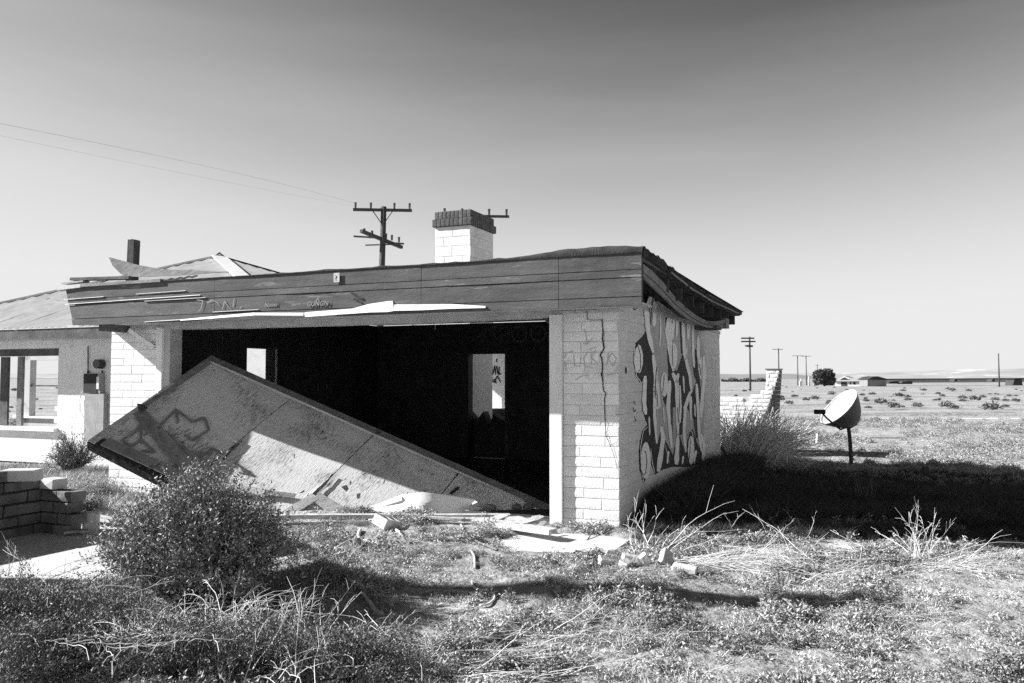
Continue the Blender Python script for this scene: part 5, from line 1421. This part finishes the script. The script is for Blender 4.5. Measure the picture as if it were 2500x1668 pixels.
stems('dry_stems', (1440, 1530), 24, .4, ((-.8, .3), (.0, .3)), 'thin straws lying in the middle of the weed carpet', group=GD, seed=81, spread=.25, curl=.4, r=.0022)
stems('dry_stems', (1850, 1300), 30, .35, ((0, 3.1), (.2, 1.0)), 'short dead twigs along the near edge of the building shadow', group=GD, seed=82, spread=.4, curl=.4, r=.0022)
stems('dry_stems', (1700, 1300), 10, .3, ((0, 3.1), (.2, 1.0)), 'few short twigs at the shadow edge beside the arching stems', group=GD, seed=83, spread=.25, curl=.4, r=.0022)
# tall bleached clump at the far end of the side wall
for i, (u, v, n, ln, lab) in enumerate([(1815, 1128, 1900, 1.1, 'tall bleached grass clump leaning right behind the side wall'), (1780, 1112, 700, .9, 'pale bent grass tuft right behind the garage corner')]):
    stems('straw_clump', (u, v), n, ln, ((-.5, 1.3), (.5, 1.45)), lab, 'dry grass', seed=90 + i, spread=.26, curl=.8, r=.0075, side=0)
stems('dry_stems', (1985, 1140), 14, .75, ((-.2, .9), (.5, 1.2)), 'thin dark stalks standing at the shadow edge left of the dish post', group=GD, seed=93, spread=.4, curl=.3, r=.0025, m='bark', side=1)
p = on_z(1800, 1082); shrub('weed_clump', (p.x, p.y, 0), .5, .35, .3, 60, 3000, .02, 'shrub2', 'bark', 'dark tangled weed at the foot of the ruined wall', 'weed', seed=94, twig=.006)
p = on_z(1790, 1150); lump('earth_mound', (p.x, p.y, -.05), .3, 'plank_dark', 'low dark earth mound at the far end of the side wall', 'mound', sq=(1, .8, .35))
stems('dead_weed', (2125, 1250), 8, .75, ((1.2, 2.0), (1.2, 1.5)), 'faint tall dead stalk standing in the middle of the shadow', group=GD, seed=95, spread=.05, curl=0, r=.0025, m='bark')

# ------------------------------------------------------------------ ground cover: instanced clumps
lib = bpy.data.collections.new('clump_library')
def proto(kind, i):
    rs = np.random.RandomState(100 + i + hash(kind) % 7 * 0 + {'weed': 0, 'sparse': 30, 'blade': 60, 'dark': 90}[kind])
    if kind == 'weed':
        n = 150; a = rs.uniform(0, 2 * np.pi, n); r = .06 * rs.uniform(0, 1, n) ** .5
        P = np.stack([r * np.cos(a), r * np.sin(a), rs.uniform(.0, .075, n) * (1.2 - r / .06 * .8)], 1); V = leaf_quads(P, .0125, rs, up=.45); m = 'weed'
    elif kind == 'sparse':
        n = 40; a = rs.uniform(0, 2 * np.pi, n); r = .06 * rs.uniform(0, 1, n) ** .5
        P = np.stack([r * np.cos(a), r * np.sin(a), rs.uniform(.0, .02, n)], 1); V = leaf_quads(P, .011, rs, up=.8); m = 'weed_dry'
    else:
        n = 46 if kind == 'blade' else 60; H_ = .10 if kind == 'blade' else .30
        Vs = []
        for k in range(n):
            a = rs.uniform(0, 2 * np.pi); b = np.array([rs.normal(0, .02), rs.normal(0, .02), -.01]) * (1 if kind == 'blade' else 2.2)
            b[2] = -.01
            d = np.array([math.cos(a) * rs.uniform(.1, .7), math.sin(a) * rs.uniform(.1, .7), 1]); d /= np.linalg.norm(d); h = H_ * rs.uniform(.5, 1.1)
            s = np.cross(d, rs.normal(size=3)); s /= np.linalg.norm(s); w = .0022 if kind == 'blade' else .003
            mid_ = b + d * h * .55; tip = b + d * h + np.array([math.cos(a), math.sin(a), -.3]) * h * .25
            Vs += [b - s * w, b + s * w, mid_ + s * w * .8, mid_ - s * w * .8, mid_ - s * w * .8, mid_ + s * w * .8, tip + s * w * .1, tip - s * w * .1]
        V = np.array(Vs); n = 2 * n; m = 'weed_dry' if kind == 'blade' else 'shade_grass'
    o = np_mesh('clump_' + kind, V, quads(len(V) // 4), m)
    return o
cols = {}
for kind in ('weed', 'sparse', 'blade', 'dark'):
    c = bpy.data.collections.new('clumps_' + kind); cols[kind] = c
    for i in range(5): c.objects.link(proto(kind, i))

def scatter(name, pts, scl, kind, label):
    me = bpy.data.meshes.new(name); n = len(pts)
    me.vertices.add(n); me.vertices.foreach_set('co', np.array(pts, dtype=np.float32).ravel())
    at_ = me.attributes.new('scl', 'FLOAT', 'POINT'); at_.data.foreach_set('value', np.array(scl, dtype=np.float32))
    rt = me.attributes.new('rot', 'FLOAT_VECTOR', 'POINT'); r = np.zeros((n, 3), dtype=np.float32); r[:, 2] = RS.uniform(0, 6.28, n); r[:, :2] = RS.normal(0, .12, (n, 2)); rt.data.foreach_set('vector', r.ravel())
    o = bpy.data.objects.new(name, me); COL.objects.link(o)
    ng = bpy.data.node_groups.new('scatter_' + name, 'GeometryNodeTree')
    ng.interface.new_socket('Geometry', in_out='INPUT', socket_type='NodeSocketGeometry'); ng.interface.new_socket('Geometry', in_out='OUTPUT', socket_type='NodeSocketGeometry')
    N = ng.nodes; Lk = ng.links
    gi = N.new('NodeGroupInput'); go = N.new('NodeGroupOutput'); mp2 = N.new('GeometryNodeMeshToPoints'); ip = N.new('GeometryNodeInstanceOnPoints'); ci = N.new('GeometryNodeCollectionInfo')
    ci.inputs['Collection'].default_value = cols[kind]; ci.inputs['Separate Children'].default_value = True; ci.inputs['Reset Children'].default_value = True
    a1 = N.new('GeometryNodeInputNamedAttribute'); a1.data_type = 'FLOAT'; a1.inputs['Name'].default_value = 'scl'
    a2 = N.new('GeometryNodeInputNamedAttribute'); a2.data_type = 'FLOAT_VECTOR'; a2.inputs['Name'].default_value = 'rot'
    Lk.new(gi.outputs[0], mp2.inputs['Mesh']); Lk.new(mp2.outputs[0], ip.inputs['Points']); Lk.new(ci.outputs[0], ip.inputs['Instance']); ip.inputs['Pick Instance'].default_value = True
    Lk.new(a1.outputs['Attribute'], ip.inputs['Scale']); Lk.new(a2.outputs['Attribute'], ip.inputs['Rotation']); Lk.new(ip.outputs[0], go.inputs[0])
    md = o.modifiers.new('scatter', 'NODES'); md.node_group = ng
    tag(o, label, kind='stuff'); return o

def inside_building(x, y):
    q = L((x, y, 0))
    return (-17 < q.x < .02 and -.02 < q.y < 12)
def dens(x, y):
    n = mnoise.noise(Vector((x * 1.1, y * 1.3, 11))) * .5 + .5; n2 = mnoise.noise(Vector((x * 3.5, y * 4, 4))) * .5 + .5
    d = .10 + 1.3 * sstep(.40, .60, n) * sstep(.25, .7, n2 + .12)
    for (bx, by, sx_, sy_) in ((-.85, 4.95, .8, .4), (-.1, 5.3, .6, .2), (4.2, 5.9, .9, .35), (-.3, 7.15, .9, .3), (2.5, 4.5, .6, .2), (3.4, 5.0, .5, .18), (1.0, 6.75, .8, .22), (1.3, 4.2, .5, .15)):
        d *= 1 - .95 * min(1, 1.5 * g2(x, y, bx, by, sx_, sy_))  # bare tracks
    d *= 1 - .7 * g2(x, y, -.4, 6.9, 1.2, .5) * (n2 < .5)
    d *= 1 - .6 * g2(x, y, 4.0, 5.9, .8, .6)
    d *= 1 - .75 * bare(x, y) if y < 9 else 1
    if x < -3.0 and y > 5.6: d *= .15
    return d
wp, ws, spn, sps, bp_, bs = [], [], [], [], [], []
rr = random.Random(5)
for i in range(42000):
    y = 3.3 + 6.2 * rr.random() ** 1.2; x = rr.uniform(-.70 * y - .3, .70 * y + .3)
    if inside_building(x, y): continue
    d = dens(x, y); t = rr.random()
    z = gh(x, y)
    if L((x, y, 0)).x < .2 and -4.1 < L((x, y, 0)).y < 0 and bare(x, y) > .5: continue
    if t < d * .60: wp.append((x, y, z)); ws.append(rr.uniform(.45, 1.0) * (.55 + 1.1 * sstep(.4, .75, mnoise.noise(Vector((x * 2.6, y * 3.2, 31))) * .5 + .5)) * (1 - .45 * g2(x, y, .2, 6.0, 2.2, .35)))
    elif t < d * .60 + .04 + .14 * min(1, d): spn.append((x, y, z)); sps.append(rr.uniform(.6, 1.3))
    elif t > .965 and d > .3: bp_.append((x, y, z)); bs.append(rr.uniform(.5, 1.1))
for i in range(42000):                                       # middle distance
    y = 9.3 + 24 * rr.random() ** 1.5; x = rr.uniform(-.8 * y, .72 * y)
    if inside_building(x, y) or 32.0 < y < 34.5: continue
    n = mnoise.noise(Vector((x * .35, y * .35, 21))) * .5 + .5
    n9 = mnoise.noise(Vector((x * .11, y * .16, 8))) * .5 + .5
    if rr.random() > .05 + 1.2 * sstep(.40, .62, n) * (.35 + .9 * sstep(.4, .6, n9)): continue
    q = rr.random()
    if q < .6: wp.append((x, y, gh(x, y))); ws.append(rr.uniform(.6, 1.3) * (1 + y / 40))
    elif q < .9: spn.append((x, y, gh(x, y))); sps.append(rr.uniform(.6, 1.3) * (1 + y / 40))
    elif y < 20: bp_.append((x, y, gh(x, y))); bs.append(rr.uniform(.6, 1.4))
scatter('weed_carpet', wp, ws, 'weed', 'carpet of small leafy weeds over the yard')
scatter('dry_litter', spn, sps, 'sparse', 'pale dry leaf litter between the weeds')
scatter('short_dry_grass', bp_, bs, 'blade', 'short pale grass tufts among the weeds')
# grass coloured near black to deepen the garage's cast shadow, following its edges
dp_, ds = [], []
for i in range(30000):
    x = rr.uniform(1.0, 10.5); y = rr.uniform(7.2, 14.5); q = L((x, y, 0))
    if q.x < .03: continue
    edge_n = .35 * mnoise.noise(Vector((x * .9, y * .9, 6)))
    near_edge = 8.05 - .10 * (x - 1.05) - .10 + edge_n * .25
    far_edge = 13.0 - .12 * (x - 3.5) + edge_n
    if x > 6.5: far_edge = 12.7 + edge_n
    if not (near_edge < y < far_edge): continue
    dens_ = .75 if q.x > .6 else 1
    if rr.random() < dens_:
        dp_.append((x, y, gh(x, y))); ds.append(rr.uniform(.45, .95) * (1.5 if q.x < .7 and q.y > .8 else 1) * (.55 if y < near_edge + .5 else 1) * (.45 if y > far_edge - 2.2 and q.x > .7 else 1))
scatter('shadow_grass', dp_, ds, 'dark', 'tall grass coloured dark to deepen the shadow right of the garage')
# pale low weeds by the annex
ap, as_ = [], []
for i in range(2600):
    x = rr.uniform(-9, -4); y = rr.uniform(8.3, 14); q = L((x, y, 0))
    if q.y > 2.35 or q.x > -6.0 and q.y > -.6: continue
    ap.append((x, y, gh(x, y))); as_.append(rr.uniform(.9, 2.0))
scatter('side_yard_grass', ap, as_, 'blade', 'pale dry grass in the corner below the house window')

# ------------------------------------------------------------------ plain: scrub bushes, far house, tree, huts
def scrub_proto(seed, n=260):
    rs = np.random.RandomState(seed); a = rs.uniform(0, 2 * np.pi, n); ph = rs.uniform(0, 1, n) ** .5; r = rs.uniform(.5, 1, n)
    P = np.stack([np.cos(a) * ph * r * .5, np.sin(a) * ph * r * .4, np.sqrt(np.maximum(0, 1 - ph ** 2 * .8)) * r * .38], 1)
    V = leaf_quads(P, .10, rs, up=.8); return np_mesh('desert_scrub', V, quads(n), 'scrub').data
sm = [scrub_proto(300 + i) for i in range(5)]
rr = random.Random(9)
spots = []
for (u, v, w) in [(1990, 978, 30), (1968, 980, 22), (2030, 968, 26), (2062, 970, 20), (2150, 990, 40), (2175, 992, 24), (2105, 968, 20), (2130, 966, 22), (2195, 970, 30), (2215, 974, 24), (2205, 958, 18), (2255, 956, 20), (2290, 964, 20), (2315, 952, 16), (2325, 956, 22), (2350, 976, 30), (2380, 980, 34), (2400, 974, 22), (2430, 978, 26), (2455, 980, 24), (2480, 984, 28), (2365, 957, 18), (2310, 1000, 46), (2240, 1000, 34), (2185, 1004, 40), (2330, 1002, 36), (2290, 978, 20), (1860, 1000, 22), (1940, 972, 20), (2120, 1003, 22), (2420, 1010, 60), (2455, 996, 26)]:
    spots.append((u, v, w))
for i in range(70):
    v = rr.uniform(943, 1000); spots.append((rr.uniform(1780, 2520), v, rr.uniform(8, 20) * (v - 925) / 45))
for i in range(14):
    v = rr.uniform(950, 1010); spots.append((rr.uniform(20, 150), v, rr.uniform(10, 22)))
for i, (u, v, w) in enumerate(spots):
    p = on_z(u, v, -.08)
    if inside_building(p.x, p.y): continue
    o = bpy.data.objects.new('desert_scrub', sm[i % 5]); COL.objects.link(o); o.location = (p.x, p.y, gh(p.x, p.y) - .02)
    s_ = w / FPX * p.y; o.scale = (s_, s_, s_ * rr.uniform(.8, 1.1)); o.rotation_euler = (0, 0, rr.uniform(0, 6.28))
    if u > 200: tag(o, 'small dark scrub bush dotted on the plain beyond the dish', 'bush', 'scrub bushes dotted on the plain beyond the dish')
    else: tag(o, 'small scrub bush seen through the empty house window', 'bush', 'scrub bushes seen through the house window')
# tree beside the far house
TD = 170.0
p = Vector(((2012 - 1250) / FPX * TD, TD, -.1))
TR = empty('round_tree', p, 0, 'round dark tree beside the far white house', 'tree')
rs = np.random.RandomState(77); n = 9000
sc_ = TD / FPX
cl_ = [(rs.uniform(-17, 17), rs.uniform(-12, 12), rs.uniform(8, 34), rs.uniform(6, 11)) for _ in range(38)]
P = []
for (a, b, c, r) in cl_:
    if (a / 27) ** 2 + ((c - 20) / 22) ** 2 > 1: continue
    k = 300; d = rs.normal(size=(k, 3)); d /= np.linalg.norm(d, axis=1)[:, None]; P.append(np.array([a, b, c]) + d * r * rs.uniform(.6, 1, (k, 1)) ** .5)
P = np.concatenate(P) * sc_; P = P[P[:, 2] > .2]
np_mesh('crown', leaf_quads(P, .34, rs, up=.6), quads(len(P)), 'tree', parent=TR)
mb = MB(); mb.tube([(0, 0, 0), (.1, 0, 1.0), (.3, .1, 2.2)], .22, .1, 8).tube([(.1, 0, .8), (-.8, .2, 2.0)], .1, .05, 6).tube([(.1, 0, 1.0), (1.0, -.2, 2.1)], .1, .05, 6); mb.build('trunk', 'bark', TR)
def farbox(mb, u0, u1, v0, v1, D, th=3.0, yoff=0):
    a = on_y(u0, v0, D); b = on_y(u1, v1, D); return mb.box(a.x, b.x, D + yoff, D + yoff + th, b.z, a.z)
# the far white house
FD_ = 172.0
base = Vector((on_y(2080, 940, FD_).x, FD_, -.1)); FH = empty('far_white_house', base, 0, 'long low white house with a pale gable roof on the horizon', 'house')
def fb(name, m, u0, u1, v0, v1, y0=0, th=.3, par=None):
    a = on_y(u0, v0, FD_) - base; b = on_y(u1, v1, FD_) - base; mb = MB(); mb.box(a.x, b.x, y0, y0 + th, b.z, a.z); return mb.build(name, m, par or FH)
FH.rotation_euler = (0, 0, -.5)
fb('wall', 'far_wall', 2042, 2117, 931, 945, 0, 7)
for (u0, u1, v0, v1) in [(2055, 2069, 933, 943), (2102, 2106, 933, 944)]: fb('door', 'far_dark', u0, u1, v0, v1, -.06, .05)
for (u0, u1) in [(2083, 2088), (2075, 2078), (2110, 2113)]: fb('window', 'far_dark', u0, u1, 933, 939, -.06, .05)
def tri(name, m, pts, y0, th): 
    mb = MB(); mb.slab([on_y(u, v, FD_) - base + Vector((0, y0, 0)) for u, v in pts], (0, 1, 0), th); return mb.build(name, m, FH)
tri('roof', 'far_roof', [(2036, 931), (2050, 923), (2064, 918), (2078, 924), (2120, 922), (2124, 931)], -.5, 8)
tri('gable', 'far_wall', [(2052, 926), (2064, 919), (2076, 926)], -.56, .05)
tri('gable_edge', 'far_dark', [(2053, 926.5), (2064, 921), (2074, 926.5)], -.6, .03)
fb('chimney', 'far_roof', 2111, 2114, 914, 924, 2, .8)
# dark outbuilding, long low shed line, huts
def fthing(name, u, D, label, cat, polys, grp=None):
    bs_ = Vector((on_y(u, 940, D).x, D, -.1)); e = empty(name, bs_, 0, label, cat, grp)
    for (pn, m, pts, y0, th) in polys:
        mb = MB(); mb.slab([on_y(a, b, D) - bs_ + Vector((0, y0, 0)) for a, b in pts], (0, 1, 0), th); mb.build(pn, m, e)
    return e
fthing('brick_outbuilding', 2140, 165, 'grey outbuilding with a low dark gable right of the far white house', 'outbuilding', [('wall', 'greypaint', [(2118, 926), (2164, 926), (2164, 943), (2118, 943)], 0, 4), ('roof', 'far_dark', [(2116, 927), (2130, 920), (2142, 919), (2168, 926), (2168, 928)], -.3, 5)])
fthing('long_low_shed', 2330, 185, 'very long low dark-roofed shed line along the horizon', 'shed', [('roof', 'far_dark', [(2166, 925), (2520, 923), (2520, 925.5), (2166, 927.5)], 0, 5), ('wall', 'far_roof', [(2168, 927.6), (2518, 925.6), (2518, 933), (2168, 935)], 1.2, .3)])
fthing('dark_hut', 2484, 150, 'black trapezoid hut at the right edge of the plain', 'hut', [('body', 'far_dark', [(2473, 941), (2497, 941), (2494, 925), (2477, 925)], 0, 2.5), ('roof', 'black', [(2474, 926), (2497, 926), (2492, 923), (2479, 923)], -.2, 2.9)])
for (u0, u1, v0, v1, lab) in [(2330, 2337, 925, 932, 'small dark crate-like hut under the long shed, left of the bare pole'), (2421, 2429, 925, 932, 'small dark hut under the long shed beside the bare pole'), (2202, 2228, 930, 938, 'dark scrap heap in front of the long shed, right of the outbuilding'), (2170, 2195, 931, 937, 'low dark scrap pile just right of the outbuilding')]:
    fthing('small_hut', (u0 + u1) / 2, 168, lab, 'hut', [('body', 'far_dark', [(u0, v1), (u1, v1), (u1 - 1, v0), (u0 + (u1 - u0) * .5, v0 + .5), (u0 + 1, v0 + 2)], 0, 2)])
for u in (1953, 1957, 1976, 1988, 1991):
    p = on_y(u, 938, 175); mb = MB(); mb.box(-.14, .14, -.1, .1, 0, 1.1 + .5 * (u % 3)); o = mb.build('white_post', 'far_wall'); o.location = (p.x, 175, -.1); tag(o, {1953: 'leftmost white post left of the round tree', 1957: 'second white post from the left, beside the round tree', 1976: 'middle one of the white posts left of the round tree', 1988: 'white post just left of the round tree, fourth along', 1991: 'white post closest to the round tree'}[u], 'post', 'white posts left of the round tree')
# dark far tree line left of the ruined wall
rs = np.random.RandomState(5); n = 2600
x = rs.uniform(60, 420, n); xx = on_y(1765, 930, 420).x + rs.uniform(0, 1, n) * 22
P = np.stack([xx, 420 + rs.uniform(-4, 4, n), rs.uniform(0, 1.5, n) * (.6 + .5 * np.sin(xx * .9))], 1); P[:, 2] = np.abs(P[:, 2])
np_mesh('treeline', leaf_quads(P, .7, rs), quads(n), 'tree', loc=(0, 0, 0)); bpy.data.objects['treeline']['kind'] = 'stuff'
print('objects', len(S.objects), 'instances', len(wp) + len(spn) + len(bp_) + len(dp_))
